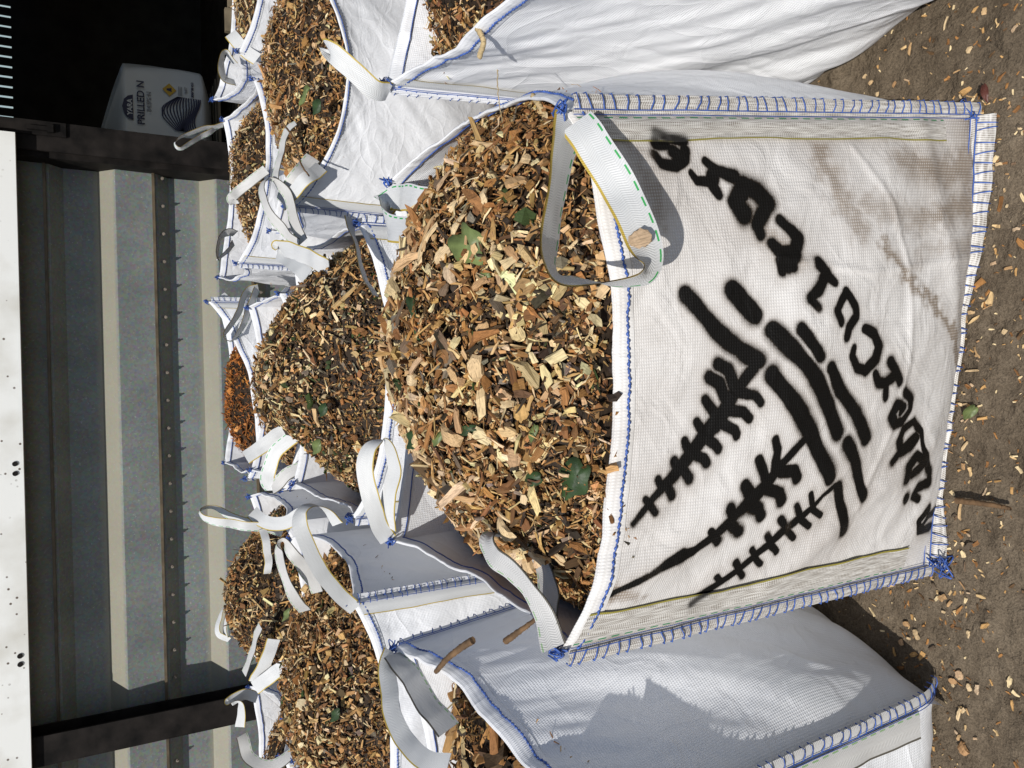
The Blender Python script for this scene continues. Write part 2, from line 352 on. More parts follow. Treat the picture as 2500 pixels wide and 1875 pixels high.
# ------------------------------------------------------------------ shed
shed = empty('farm_shed', (0, 7, 0), 'dark framed farm shed with galvanised wall panels behind the bags', 'shed')
WY, PER = 7.0, .76
prof = [(0, .10), (-.03, .098), (-.12, 0.), (-.36, 0.), (-.484, .13), (-.76, .10)]
def wall_panel(x0, x1, ztop, push):
    xs = np.linspace(x0, x1, 40); V = []; du = []
    pz = []
    for (za, oa), (zb, ob) in zip(prof[:-1], prof[1:]):
        k = 5
        for q in range(k): f = q / k; pz.append((za + (zb - za) * f, oa + (ob - oa) * f, .95 if abs(za + .36) < .01 else .0))
    pz.append((*prof[-1], 0))
    for x in xs:
        for z, o, dd in pz: V.append((x, WY - o - push + .004 * vn(x * 1.3, z * 2, 4), ztop + z)); du.append(dd)
    return build('wall_panel', V, grid_faces(len(xs), len(pz)), M['galv'], shed, False, None, {'dust': np.array(du)})
for zt in (2.72, 1.96, 1.20, .44):
    for x0, x1, ps in ((-7.0, -2.21, 0), (-2.23, 1.81, .006)):
        wp = wall_panel(x0, x1, zt, ps)
        a = Acc(); a.box(x0, x1, WY - .125 - ps, WY - .102 - ps, zt - .008, zt + .012); a.build('panel_lip', M['lip'], wp)
        x = -6.9
        while x < 1.85:
            if x0 < x < x1 and abs(x) < 3.4 and zt < 1.5:
                y = WY - .075 - ps; z = zt - .065; a = Acc(); th = np.arange(6) * np.pi / 3
                for dy0, dy1, rr in ((0, .010, .014), (.010, .024, .007)):
                    ring = np.array([[x + rr * math.cos(t), 0, rr * math.sin(t)] for t in th])
                    Vb = np.vstack([ring + [0, y - dy0, z - dy0 * .4], ring + [0, y - dy1, z - dy1 * .4]])
                    a.add(Vb, [(k, (k + 1) % 6, 6 + (k + 1) % 6, 6 + k) for k in range(6)]); a.add(Vb[6:], [tuple(range(6))])
                a.build('bolt', M['bolt'], wp)
            x += .228
def ibeam(name, xc, yf, w_, dep, z1):
    a = Acc(); t = .022
    a.box(xc - w_ / 2, xc + w_ / 2, yf, yf + t, -.05, z1); a.box(xc - w_ / 2, xc + w_ / 2, yf + dep - t, yf + dep, -.05, z1); a.box(xc - t / 2, xc + t / 2, yf + t - .001, yf + dep - t + .001, -.05, z1)
    return a.build(name, M['steel'], shed)
pa = ibeam('post', 1.935, 6.66, .22, .32, 2.9); pb = ibeam('post', -2.60, 6.62, .22, .235, 2.9)
a = Acc(); a.box(1.79, 1.855, 6.72, 6.99, -.05, 2.3); a.build('door_jamb', M['steel'], shed)
a = Acc(); a.box(1.935, 2.04, 6.64, 6.658, 1.80, 2.12); lp = a.build('latch_plate', M['steel'], shed)
a = Acc(); a.box(1.965, 1.995, 6.615, 6.639, 1.90, 2.05); a.box(1.955, 2.01, 6.605, 6.639, 1.88, 1.92); a.build('latch_bolt', M['steel'], lp)
a = Acc(); a.box(-7, 1.91, 6.56, 6.62, 2.118, 2.62); fo = a.build('fascia', M['fascia'], shed)
for x in (-.55, -.48, -1.92, -1.86):
    a = Acc(); a.tube([(x, 6.552, 2.17), (x, 6.562, 2.17)], .018, 8)
    a.add([(x + .018 * math.cos(t), 6.5515, 2.17 + .018 * math.sin(t)) for t in np.arange(8) * np.pi / 4], [tuple(range(8))]); a.build('screw_cap', M['steel'], fo)
a = Acc(); a.box(1.92, 7, 6.0, 6.08, 2.36, 2.95); a.build('shade_header', M['roof'], shed)  # unseen above the view; set forward to keep the open bay shaded
a = Acc()
for x0, x1, y0, z0 in ((-7, 1.92, 6.60, 3.086), (1.92, 7.2, 5.95, 2.96)):
    a.add([(x0, y0, z0), (x1, y0, z0), (x1, 14.4, 4.6), (x0, 14.4, 4.6), (x0, y0, z0 + .06), (x1, y0, z0 + .06), (x1, 14.4, 4.66), (x0, 14.4, 4.66)],
          [(3, 2, 1, 0), (4, 5, 6, 7), (0, 1, 5, 4), (1, 2, 6, 5), (2, 3, 7, 6), (3, 0, 4, 7)])
a.build('roof', M['roof'], shed)  # unseen roof, added to block sun and sky over the shed
a = Acc(); a.box(-7, 1.92, 6.63, 6.98, 2.63, 3.08); a.build('soffit', M['roof'], shed)
a = Acc(); a.box(-7, 7.2, 14.0, 14.2, -.1, 2.72); a.build('back_wall', M['dark'], shed)
a = Acc(); a.box(7.0, 7.2, 6.0, 14.2, -.1, 3.4); a.build('side_wall', M['dark'], shed)
a = Acc(); a.box(1.7, 1.8, 7.3, 14.0, -.1, 3.4); a.build('partition', M['dark'], shed)
for k in range(34):
    x = 2.0 + k * .155; a = Acc(); a.box(x, x + .118, 14.02, 14.05, 2.7, 4.5); a.build('board', M['slat'], shed)
# timber planks inside the open bay
for k, (x, y, z1) in enumerate([(3.10, 6.95, .60), (3.32, 6.97, .57)]):
    a = Acc(); a.box(x, x + .2, y, y + .05, -.02, z1)
    tag(a.build('timber_plank', M['timber'], None, False, (0, 0, 0)), ['weathered timber plank on end nearest the post of the open bay', 'sunlit timber plank on end, farthest from the post'][k], 'plank', 'planks in the shed')

# ------------------------------------------------------------------ fertiliser sacks in the shed
plastic = simple('fertiliser_plastic', (.62, .66, .68), .28, 0, .06, 3., .35, 9.)
def fert(x, y, z0, wd, dp, h, label, shear, printed):
    o = empty('fertiliser_bag', (x, y, z0), label, 'fertiliser bag', 'fertiliser bags in the shed')
    nt_, na = 46, 64; V = []
    for i in range(nt_):
        t = i / (nt_ - 1); body = min(1, (t / .12) ** .5) if t < .12 else 1.
        kk = np.clip((t - .78) / .22, 0, 1); sc = body * (1 - .80 * kk ** 1.3); zz = z0 + h * t
        for j in range(na):
            th = 2 * np.pi * j / na; c, s_ = math.cos(th), math.sin(th); e = .42
            rx = np.sign(c) * abs(c) ** e; ry = np.sign(s_) * abs(s_) ** e
            wob = 1 + .012 * math.sin(th * 9 + t * 6) * (1 - kk) + .10 * kk * math.sin(th * 11 + 3 * t)
            V.append((x + wd / 2 * sc * wob * rx * (.96 + .06 * math.sin(np.pi * min(t / .8, 1))) + shear * kk, y + dp / 2 * sc * wob * ry, zz))
    V.append((x + shear, y, z0 + h)); b = build('sack', V, [grid_faces(nt_, na, True)], plastic, o, True)
    fy = y - dp / 2 * 1.02
    if printed:
        def txt(body, xx, zz, size, mt, name):
            cu = bpy.data.curves.new(name, 'FONT'); cu.body = body; cu.size = size; cu.align_x = 'CENTER'; cu.offset = .002
            to = bpy.data.objects.new(name, cu); C.objects.link(to)
            dg = bpy.context.evaluated_depsgraph_get(); dg.update(); me = bpy.data.meshes.new_from_object(to.evaluated_get(dg)); bpy.data.objects.remove(to)
            me.materials.clear(); me.materials.append(mt); q = bpy.data.objects.new(name, me); C.objects.link(q); q.parent = o
            q.rotation_euler = (rad(90), 0, 0); q.location = (xx - x, fy - .018 - y, zz - z0)
        def poly(name, pts, mt, f=.013): build(name, [(px, fy - f, pz) for px, pz in pts], [np.array([list(range(len(pts)))])], mt, o)
        zt = z0 + h
        txt('PRILLED N', 3.006, 1.155, .098, M['ink'], 'lettering'); txt('34.5% N', 3.026, 1.09, .060, M['greyp'], 'lettering')
        txt('500/600 KG', 3.211, .678, .032, M['ink'], 'lettering'); txt('NET', 3.201, .742, .032, M['greyp'], 'lettering')
        cx, cz, r_ = 3.181, .913, .068
        poly('hazard_diamond', [(cx - r_, cz), (cx, cz - r_), (cx + r_, cz), (cx, cz + r_)], M['yel'])
        poly('hazard_mark', [(cx - .022, cz - .022), (cx + .022, cz - .022), (cx + .009, cz + .026), (cx - .009, cz + .026)], M['ink'], .015)
        for k in range(3): poly('small_print', [(cx - .05, cz - .095 - k * .014), (cx + .05, cz - .095 - k * .014), (cx + .05, cz - .087 - k * .014), (cx - .05, cz - .087 - k * .014)], M['greyp'])
        cx, cz = 2.946, 1.305
        poly('logo_shield', [(cx - .13, cz - .045), (cx + .13, cz - .045), (cx + .115, cz + .0), (cx + .075, cz + .038), (cx, cz + .055), (cx - .075, cz + .038), (cx - .115, cz)], M['ink'], .016)
        txt('YARA', cx, cz - .036, .065, plastic, 'lettering')
        a = Acc(); x0, x1, za, zb = 2.76, 3.12, .635, .985      # ridged print like ploughed land
        for k in range(15):
            pts = []
            for q in range(14):
                f = q / 13; xx = x0 + (x1 - x0) * f; top = zb - (zb - za) * .55 * (1 - f * .2 - .1)* (1 - f) * .2
                zz = za + (zb - za) * (k + .5) / 15 * (.62 + .38 * math.sin(np.pi * (f * .9 + .1))) + .03 * math.sin(f * 5 + k * .35)
                pts.append((xx, min(zz, zb)))
            for (a0, b0), (a1, b1) in zip(pts[:-1], pts[1:]):
                a.add([(a0, fy - .013, b0 - .0075), (a1, fy - .013, b1 - .0075), (a1, fy - .013, b1 + .0075), (a0, fy - .013, b0 + .0075)], [(0, 1, 2, 3)])
        a.build('ridge_print', M['ink'], o)
    return o
fert(2.91, 9.3, .44, 1.16, 1.0, 1.16, 'white fertiliser bag printed PRILLED N with a yellow diamond in the dark shed', -.38, True)
fert(2.25, 10.6, .44, 1.1, 1.0, 1.75, 'tall pale plastic bag half hidden behind the black post', .1, False)
for k, (x, y) in enumerate(((2.91, 9.3), (2.25, 10.6))):
    p_ = empty('pallet', (x, y, 0), ['timber pallet carrying the printed fertiliser bag', 'timber pallet carrying the tall bag behind the post'][k], 'pallet', 'pallets in the shed')
    for lv in range(2):
        for q in range(5): a = Acc(); yy = y - .5 + q * .22; a.box(x - .55, x + .55, yy, yy + .14, .19 + lv * .215, .215 + lv * .215); a.build('slat', M['timber'], p_)
        for q in (-.5, 0, .5): a = Acc(); a.box(x + q - .05, x + q + .05, y - .5, y + .5, .02 + lv * .215, .188 + lv * .215); a.build('bearer', M['timber'], p_)

# ------------------------------------------------------------------ bulk bags
#STROKES
STROKES = [([(0.6636,0.8305),(0.5916,0.7672),(0.5502,0.7125),(0.5285,0.6785)], 0.0138, 0.0138, 0.004),
    ([(0.5272,0.6771),(0.5053,0.6975),(0.4804,0.7173)], 0.0077, 0.0062, 0.004),
    ([(0.5131,0.6837),(0.4751,0.724),(0.4358,0.749),(0.4137,0.7678)], 0.0054, 0.0154, 0.004),
    ([(0.422,0.7617),(0.3891,0.793),(0.3559,0.8235),(0.3282,0.8472),(0.301,0.8775),(0.2735,0.9036)], 0.0146, 0.0054, 0.004),
    ([(0.2744,0.9003),(0.2376,0.9341)], 0.0054, 0.0042, 0.004),
    ([(0.478,0.7242),(0.5142,0.7384),(0.5275,0.7608)], 0.0092, 0.0083, 0.004),
    ([(0.459,0.7439),(0.4923,0.7584),(0.5038,0.7796)], 0.0092, 0.0083, 0.004),
    ([(0.428,0.7622),(0.4501,0.7801),(0.4607,0.7892)], 0.0085, 0.0076, 0.004),
    ([(0.3945,0.7866),(0.4134,0.8013),(0.421,0.8069)], 0.0077, 0.0069, 0.004),
    ([(0.3644,0.8177),(0.3791,0.8294),(0.3883,0.8333)], 0.0073, 0.0066, 0.004),
    ([(0.3339,0.8447),(0.3509,0.8542)], 0.0073, 0.0066, 0.004),
    ([(0.301,0.8775),(0.3186,0.8875)], 0.0062, 0.0055, 0.004),
    ([(0.2731,0.9),(0.2832,0.9118)], 0.0058, 0.0052, 0.004),
    ([(0.4713,0.7132),(0.4631,0.6843),(0.449,0.671)], 0.0092, 0.0083, 0.004),
    ([(0.4376,0.7351),(0.4336,0.708),(0.4194,0.6937)], 0.0092, 0.0083, 0.004),
    ([(0.4155,0.754),(0.4,0.7255),(0.3898,0.7185)], 0.0092, 0.0083, 0.004),
    ([(0.3885,0.7859),(0.3761,0.7668),(0.367,0.7585)], 0.0085, 0.0076, 0.004),
    ([(0.3608,0.8102),(0.3517,0.7893),(0.3427,0.7823)], 0.0077, 0.0069, 0.004),
    ([(0.339,0.835),(0.3147,0.8184)], 0.0077, 0.0069, 0.004),
    ([(0.3027,0.8638),(0.2841,0.8519)], 0.0062, 0.0055, 0.004),
    ([(0.2731,0.9),(0.255,0.8865)], 0.0058, 0.0052, 0.004),
    ([(0.6653,0.7299),(0.6149,0.6819)], 0.0177, 0.0169, 0.004),
    ([(0.5845,0.644),(0.5326,0.5906),(0.4847,0.5463)], 0.0146, 0.0154, 0.004),
    ([(0.4847,0.5463),(0.4298,0.5048),(0.3703,0.4655)], 0.0154, 0.0123, 0.004),
    ([(0.5822,0.5838),(0.5288,0.5392)], 0.0115, 0.0108, 0.004),
    ([(0.5013,0.5071),(0.4576,0.4761),(0.4063,0.4212),(0.3485,0.3836)], 0.0108, 0.0115, 0.004),
    ([(0.4987,0.6488),(0.4442,0.5991),(0.3847,0.545)], 0.0154, 0.0169, 0.004),
    ([(0.3847,0.545),(0.3343,0.5095),(0.2764,0.4687)], 0.0169, 0.0131, 0.004),
    ([(0.3448,0.434),(0.2879,0.391),(0.222,0.3508)], 0.0100, 0.0123, 0.004),
    ([(0.2548,0.4387),(0.2,0.4076),(0.1467,0.3792)], 0.0108, 0.0123, 0.004),
    ([(0.378,0.5399),(0.3501,0.5696),(0.3225,0.6021)], 0.0046, 0.0077, 0.004),
    ([(0.3225,0.6021),(0.2883,0.6321),(0.2547,0.6686)], 0.0092, 0.0131, 0.004),
    ([(0.2547,0.6686),(0.2209,0.704),(0.1936,0.7402),(0.1707,0.7841)], 0.0131, 0.0085, 0.004),
    ([(0.1707,0.7841),(0.1627,0.8137)], 0.0085, 0.0115, 0.004),
    ([(0.1648,0.8108),(0.1511,0.849),(0.1312,0.8847)], 0.0131, 0.0054, 0.004),
    ([(0.1325,0.8851),(0.1046,0.9545)], 0.0069, 0.0035, 0.004),
    ([(0.3118,0.6186),(0.352,0.6184),(0.3733,0.6294)], 0.0100, 0.0090, 0.004),
    ([(0.2855,0.6352),(0.3181,0.6489),(0.3379,0.6615)], 0.0100, 0.0090, 0.004),
    ([(0.264,0.6671),(0.2882,0.688)], 0.0108, 0.0097, 0.004),
    ([(0.2273,0.7042),(0.2465,0.7177)], 0.0092, 0.0083, 0.004),
    ([(0.1941,0.744),(0.2056,0.755)], 0.0085, 0.0076, 0.004),
    ([(0.307,0.6025),(0.305,0.5675),(0.2893,0.5575)], 0.0115, 0.0104, 0.004),
    ([(0.2754,0.629),(0.2619,0.5953),(0.243,0.5825)], 0.0108, 0.0097, 0.004),
    ([(0.2482,0.667),(0.232,0.6389),(0.2161,0.6254)], 0.0108, 0.0097, 0.004),
    ([(0.2143,0.7023),(0.19,0.6734)], 0.0092, 0.0083, 0.004),
    ([(0.1923,0.7399),(0.1772,0.7226)], 0.0077, 0.0069, 0.004),
    ([(0.2595,0.4489),(0.2402,0.4769),(0.2196,0.4952)], 0.0031, 0.0054, 0.004),
    ([(0.2196,0.4952),(0.2,0.5215),(0.18,0.555)], 0.0062, 0.0092, 0.004),
    ([(0.18,0.555),(0.1521,0.5849),(0.1298,0.6158),(0.1059,0.6455)], 0.0092, 0.0069, 0.004),
    ([(0.1059,0.6455),(0.0848,0.683),(0.0639,0.7195),(0.0476,0.7422)], 0.0077, 0.0054, 0.004),
    ([(0.2184,0.4965),(0.2493,0.5104)], 0.0062, 0.0055, 0.004),
    ([(0.2,0.5215),(0.2268,0.5383)], 0.0069, 0.0062, 0.004),
    ([(0.1794,0.5508),(0.2022,0.5703)], 0.0069, 0.0062, 0.004),
    ([(0.1529,0.5812),(0.1726,0.5958)], 0.0069, 0.0062, 0.004),
    ([(0.1306,0.6123),(0.145,0.6266)], 0.0065, 0.0059, 0.004),
    ([(0.1074,0.646),(0.1234,0.6609)], 0.0065, 0.0059, 0.004),
    ([(0.0848,0.683),(0.0981,0.6969)], 0.0058, 0.0052, 0.004),
    ([(0.2142,0.4951),(0.1964,0.4652)], 0.0069, 0.0062, 0.004),
    ([(0.1964,0.5203),(0.1771,0.4903)], 0.0069, 0.0062, 0.004),
    ([(0.1755,0.5519),(0.1566,0.5256)], 0.0069, 0.0062, 0.004),
    ([(0.1479,0.5794),(0.1303,0.5594)], 0.0069, 0.0062, 0.004),
    ([(0.1248,0.6101),(0.108,0.592)], 0.0062, 0.0055, 0.004),
    ([(0.1015,0.6439),(0.0864,0.6288)], 0.0058, 0.0052, 0.004),
    ([(0.9615,0.8459),(0.9528,0.8229),(0.9446,0.7916)], 0.0072, 0.0077, 0.004),
    ([(0.9498,0.8511),(0.9388,0.8536),(0.9377,0.8278)], 0.0068, 0.0059, 0.004),
    ([(0.9222,0.8598),(0.9039,0.849),(0.8997,0.82)], 0.0077, 0.0099, 0.004),
    ([(0.9011,0.8196),(0.9116,0.7965),(0.9275,0.792)], 0.0113, 0.0095, 0.004),
    ([(0.9256,0.8164),(0.9169,0.8038)], 0.0104, 0.0104, 0.006),
    ([(0.9088,0.7522),(0.8894,0.73),(0.8771,0.6994)], 0.0059, 0.0099, 0.004),
    ([(0.8794,0.7415),(0.8606,0.7429),(0.8433,0.7349)], 0.0131, 0.0068, 0.004),
    ([(0.8866,0.7863),(0.872,0.7753),(0.8692,0.7448)], 0.0059, 0.0104, 0.004),
    ([(0.8614,0.6831),(0.8445,0.6524),(0.8225,0.6354)], 0.0099, 0.0135, 0.006),
    ([(0.8225,0.6354),(0.8006,0.6512),(0.784,0.6631)], 0.0135, 0.0104, 0.004),
    ([(0.784,0.6631),(0.7656,0.6572)], 0.0095, 0.0077, 0.004),
    ([(0.858,0.6831),(0.8284,0.7024),(0.8056,0.6888)], 0.0113, 0.0140, 0.006),
    ([(0.8284,0.7024),(0.8414,0.6835)], 0.0081, 0.0068, 0.004),
    ([(0.7912,0.6136),(0.7724,0.5937),(0.7544,0.5766)], 0.0068, 0.0117, 0.004),
    ([(0.7544,0.5766),(0.7291,0.5883),(0.7041,0.6053)], 0.0126, 0.0122, 0.004),
    ([(0.7474,0.6353),(0.7288,0.6191),(0.7277,0.5961)], 0.0081, 0.0122, 0.004),
    ([(0.7151,0.6188),(0.6939,0.6186)], 0.0099, 0.0072, 0.004),
    ([(0.7139,0.5957),(0.7001,0.5943)], 0.0072, 0.0059, 0.004),
    ([(0.7072,0.5336),(0.6881,0.5207),(0.6661,0.4977)], 0.0090, 0.0068, 0.004),
    ([(0.6844,0.5166),(0.6557,0.5398),(0.6385,0.5615)], 0.0098, 0.0083, 0.004),
    ([(0.6385,0.5615),(0.6203,0.5454)], 0.0075, 0.0068, 0.004),
    ([(0.6473,0.4718),(0.6166,0.4451),(0.5988,0.4413),(0.5787,0.464),(0.5597,0.4685)], 0.0083, 0.0083, 0.004),
    ([(0.6461,0.4719),(0.6128,0.4982),(0.5889,0.4862)], 0.0075, 0.0068, 0.004),
    ([(0.5713,0.4144),(0.5598,0.3854),(0.5337,0.3704),(0.5091,0.3774),(0.4887,0.4054)], 0.0090, 0.0101, 0.004),
    ([(0.4887,0.4054),(0.4968,0.4311),(0.5207,0.4488),(0.5363,0.444)], 0.0090, 0.0060, 0.004),
    ([(0.5005,0.3314),(0.4796,0.3147),(0.4578,0.2978)], 0.0068, 0.0064, 0.004),
    ([(0.4734,0.3138),(0.458,0.3446),(0.4283,0.3412)], 0.0075, 0.0068, 0.004),
    ([(0.479,0.3757),(0.4613,0.3668),(0.4559,0.3424)], 0.0064, 0.0068, 0.004),
    ([(0.4339,0.2749),(0.4173,0.2486),(0.3928,0.2444),(0.37,0.2662),(0.367,0.2944),(0.3878,0.3103),(0.4102,0.2982)], 0.0068, 0.0068, 0.004),
    ([(0.4102,0.2982),(0.402,0.2695),(0.3918,0.2799)], 0.0068, 0.0060, 0.004),
    ([(0.3296,0.2614),(0.3527,0.2554),(0.3653,0.2183),(0.3395,0.18),(0.297,0.161),(0.2307,0.0877)], 0.0064, 0.0064, 0.005),
    ([(0.2813,0.2695),(0.306,0.2454),(0.3322,0.1983)], 0.0060, 0.0056, 0.005),
    ([(0.3296,0.2614),(0.3026,0.2441),(0.3111,0.2118),(0.3247,0.1917)], 0.0068, 0.0075, 0.006),
    ([(0.2355,0.1974),(0.2643,0.2094),(0.2871,0.1837),(0.2622,0.1323),(0.2462,0.1796)], 0.0075, 0.0083, 0.006),
    ([(0.2382,0.091),(0.2081,0.0855),(0.2038,0.1319),(0.1868,0.1455),(0.1735,0.1181)], 0.0064, 0.0060, 0.004),
    ([(0.188,0.1799),(0.1845,0.1759)], 0.0075, 0.0075, 0.004),
    ([(0.1437,0.0649),(0.1205,0.1008),(0.0945,0.0892),(0.0929,0.0325)], 0.0090, 0.0083, 0.004),
    ([(0.0985,0.091),(0.1251,0.057),(0.1334,-0.0066),(0.1559,0.0005)], 0.0064, 0.0056, 0.004),
    ]
SMEARS = [([(0.735,0.3638),(0.6674,0.2834),(0.6097,0.1904),(0.5345,0.0825),(0.4252,-0.0211)], 0.0131, 0.75),
    ([(0.9162,0.4882),(0.8414,0.4536),(0.7612,0.4205)], 0.0262, 0.55),
    ([(0.9028,0.2751),(0.8777,0.1499),(0.8923,0.0525)], 0.0350, 0.50),
    ([(0.8155,0.3937),(0.7818,0.2408),(0.8136,0.049)], 0.0262, 0.50),
    ([(0.9294,0.9075),(0.8836,0.883),(0.8037,0.8694)], 0.0197, 0.35),
    ([(0.8816,0.978),(0.7879,0.9898),(0.6307,1.0023),(0.4854,0.9809)], 0.0114, 0.40),
    ([(0.135,1.0333),(0.1072,0.9721),(0.094,0.8865)], 0.0131, 0.55),
    ([(0.6705,0.2833),(0.7185,0.2259),(0.7214,0.0356)], 0.0175, 0.30),
    ([(0.8417,0.6813),(0.7637,0.6402),(0.7079,0.5759)], 0.0219, 0.35),
    ]
#ENDSTROKES
def paint_at(a_, b_, asp):
    pn = np.zeros_like(a_); jx = .0016 * fbm(a_ * 60, b_ * 60, 3, 2); jy = .0016 * fbm(a_ * 60, b_ * 60, 4, 2)
    var = np.clip(.9 + 1.9 * fbm(a_ * 9, b_ * 9, 61, 3), .25, 2.4); thin = np.clip(1.06 + .5 * fbm(a_ * 22, b_ * 22, 71, 3), .62, 1.)
    for pts, w0, w1, soft in STROKES:
        soft = soft * var; q, pos = seg_dist((a_ + jx) * asp, b_ + jy, [(x * asp, y) for x, y in pts]); wd = w0 + (w1 - w0) * pos
        x = np.clip((q - wd * .72) / (wd * .30 + soft * 1.25), 0, 9)
        pn = np.maximum(pn, np.maximum(np.exp(-1.05 * x ** 1.5), .30 * np.exp(-np.clip(q - wd * .8, 0, 9) / (.009 + 1.8 * soft))))
    return pn * thin, jx, jy
def panel(bag, i, ns, nt_, m, parent, paint=False):
    u = np.linspace(0, 1, ns); t = np.linspace(0, 1, nt_); Ug, Tg = np.meshgrid(u, t, indexing='ij'); P = bag.pt(i, Ug, Tg); W, H = bag.size(i)
    uv = np.stack([Ug * W + i * 1.7 + bag.seed * 3.1, Tg * H], -1).reshape(-1, 2); at_ = {}
    if paint:
        a_, b_ = Ug.ravel(), Tg.ravel(); asp = W / H; pn, jx, jy = paint_at(a_, b_, asp)
        dr = np.zeros_like(a_)
        for pts, w0, al in SMEARS:
            q, pos = seg_dist((a_ + 14 * jx) * asp, b_ + 14 * jy, [(x * asp, y) for x, y in pts]); dr = np.maximum(dr, al * np.exp(-(q / w0) ** 2))
        grime = .11 + .34 * np.clip(fbm(a_ * 5, b_ * 2.4, 77, 5) + .1, 0, 1) + .5 * np.clip(.10 - b_, 0, 1) * 6 * np.clip(a_, 0, 1) + .45 * np.clip((a_ - .55) * 2.2, 0, 1) * np.clip((.62 - b_) * 2.2, 0, 1) * (.6 + fbm(a_ * 6, b_ * 6, 12))
        grime += .35 * np.exp(-((1 - a_) / .06) ** 2) * (b_ > .3) + .35 * np.exp(-((1 - b_) / .03) ** 2) * np.clip(fbm(a_ * 9, b_ * 3, 9) + .4, 0, 1)
        at_ = {'paint': pn, 'dirt': np.clip(dr + grime, 0, 1)}
    return build('panel', P.reshape(-1, 3), grid_faces(ns, nt_), m, parent, True, uv, at_)
def knot(p, r, parent, seed):
    g = np.random.default_rng(seed); a = Acc()
    for k in range(5):
        c = p + g.normal(0, r * .4, (7, 3)); a.tube(spline(c, 22), .0016, 4)
    a.build('thread_knot', M['thread'], parent, True)
def ladder(bag, i, side, parent, wdt, step, rT=.0012, lo=.0, hi=.985, fwd=.004, webw=.045, webm=None, nn=70):
    """sewn corner: a fin of folded fabric past the panel's end with blanket stitch, and webbing along the panel's edge"""
    n, tg = bag.nrm(i); t = np.linspace(lo, hi, nn); u = np.full_like(t, 1.0 if side > 0 else 0.0)
    base = bag.pt(i, u, t, 0.); W, H = bag.size(i); wob = (.004 * fbm(t * 9, t * 0, bag.seed + i * 7 + side, 3))[:, None] * n
    rows = [base + wob + tg * side * wdt * q + n * (fwd + .004 * math.sin(q * 3)) for q in (-.25, 0, .35, .7, 1.)]
    P = np.stack(rows, 1)
    seam = build('corner_seam', P.reshape(-1, 3), grid_faces(nn, len(rows)), M['fab'] if not webm else webm, parent, True,
                 np.stack([np.tile(np.array([.1, .3, .5, .7, .84]), nn), np.repeat(t * H, len(rows))], -1))
    a = Acc(); line = base + wob + n * (fwd + .005) + tg * side * wdt * .12
    a.tube(line, rT, 4); L = H * (hi - lo); k = int(L / step)
    for q in range(k):
        tt = lo + (hi - lo) * (q + .5) / k; kk = np.interp(tt, t, np.arange(nn)); i0 = int(kk)
        b0 = line[i0] + (line[min(i0 + 1, nn - 1)] - line[i0]) * (kk - i0)
        sk_ = np.array([0, 0, .004 * (q % 2)]) + np.array([0, 0, .006]) * math.sin(q * 12.9)
        a.tube([b0, b0 + tg * side * wdt * .45 + n * .0035 + sk_, b0 + tg * side * wdt * .84 + n * .001 + sk_ * 1.5, b0 + tg * side * wdt * .85 - n * .012 + sk_ * 1.5], rT * 1.15, 4)
    a.tube(base + wob * .5 + n * (fwd + .0045) - tg * side * wdt * .16, rT * .7, 4)
    a.build('stitching', M['thread'], seam, True)
    if webw:
        nt_, nw = (260, 16) if bag is MAIN else (60, 5); tt = np.linspace(max(lo, .12), hi, nt_); ws = np.linspace(0, 1, nw)
        ed = 1 + .18 * fbm(tt * 6, tt * 0, 5 + i + side, 3)                       # the loose edge wanders
        P = np.stack([bag.pt(i, (1 - (q * ed * webw / W + .006) if side > 0 else q * ed * webw / W + .006), tt, .004 + .003 * math.sin(q * 5) + q ** 3 * (.003 + .008 * np.clip(fbm(tt * 9, tt * 0, 3 + i, 2), 0, 1))) for q in ws], 1)
        at_ = {}
        if bag is MAIN: at_ = {'paint': paint_at(np.stack([1 - (q * ed * webw / W + .006) if side > 0 else q * ed * webw / W + .006 for q in ws], 1).ravel(), np.repeat(tt, nw), W / H)[0]}
        build('corner_webbing', P.reshape(-1, 3), grid_faces(nt_, nw), webm or M['webp'], parent, True, np.stack([np.tile(np.linspace(1, 0, nw), nt_), np.repeat(tt * H, nw)], -1), at_)
def hem(bag, i, parent, r, m, dn=.030, a0=.0, a1=1.0, nn=220):
    """folded edge with a line of blue chain stitch below it"""
    u = np.linspace(a0, a1, nn); W, H = bag.size(i); k = dn / H
    rows = [bag.pt(i, u, 1 + 0 * u - q, o_) for q, o_ in ((k * 1.5, .002), (k * .7, .0045), (.004, .004), (-.002, .0), (.004, -.004), (k, -.004))]
    P = np.stack(rows, 1); h = build('hem', P.reshape(-1, 3), grid_faces(nn, 6), m, parent, True, np.stack([np.repeat(u * W, 6), np.tile(np.linspace(0, .04, 6), nn)], -1))
    n, tg = bag.nrm(i); uu = np.linspace(a0, a1, nn * 3); line = bag.pt(i, uu, 1 - k + .0012 * np.sin(uu * W * 900) / H + .004 * vn(uu * 30, 0 * uu, 2), .0052)
    L = uu * W; a = Acc(); a.tube(line, r * (1 + .45 * np.sin(L / .012 * 2 * np.pi)), 4)
    u3 = uu[::3]; ln2 = bag.pt(i, u3, 1 - k + .004 * vn(u3 * 30, 0 * u3, 2), -.0052); a.tube(ln2, r * .8, 4)
    a.build('stitching', M['thread'], h, True)
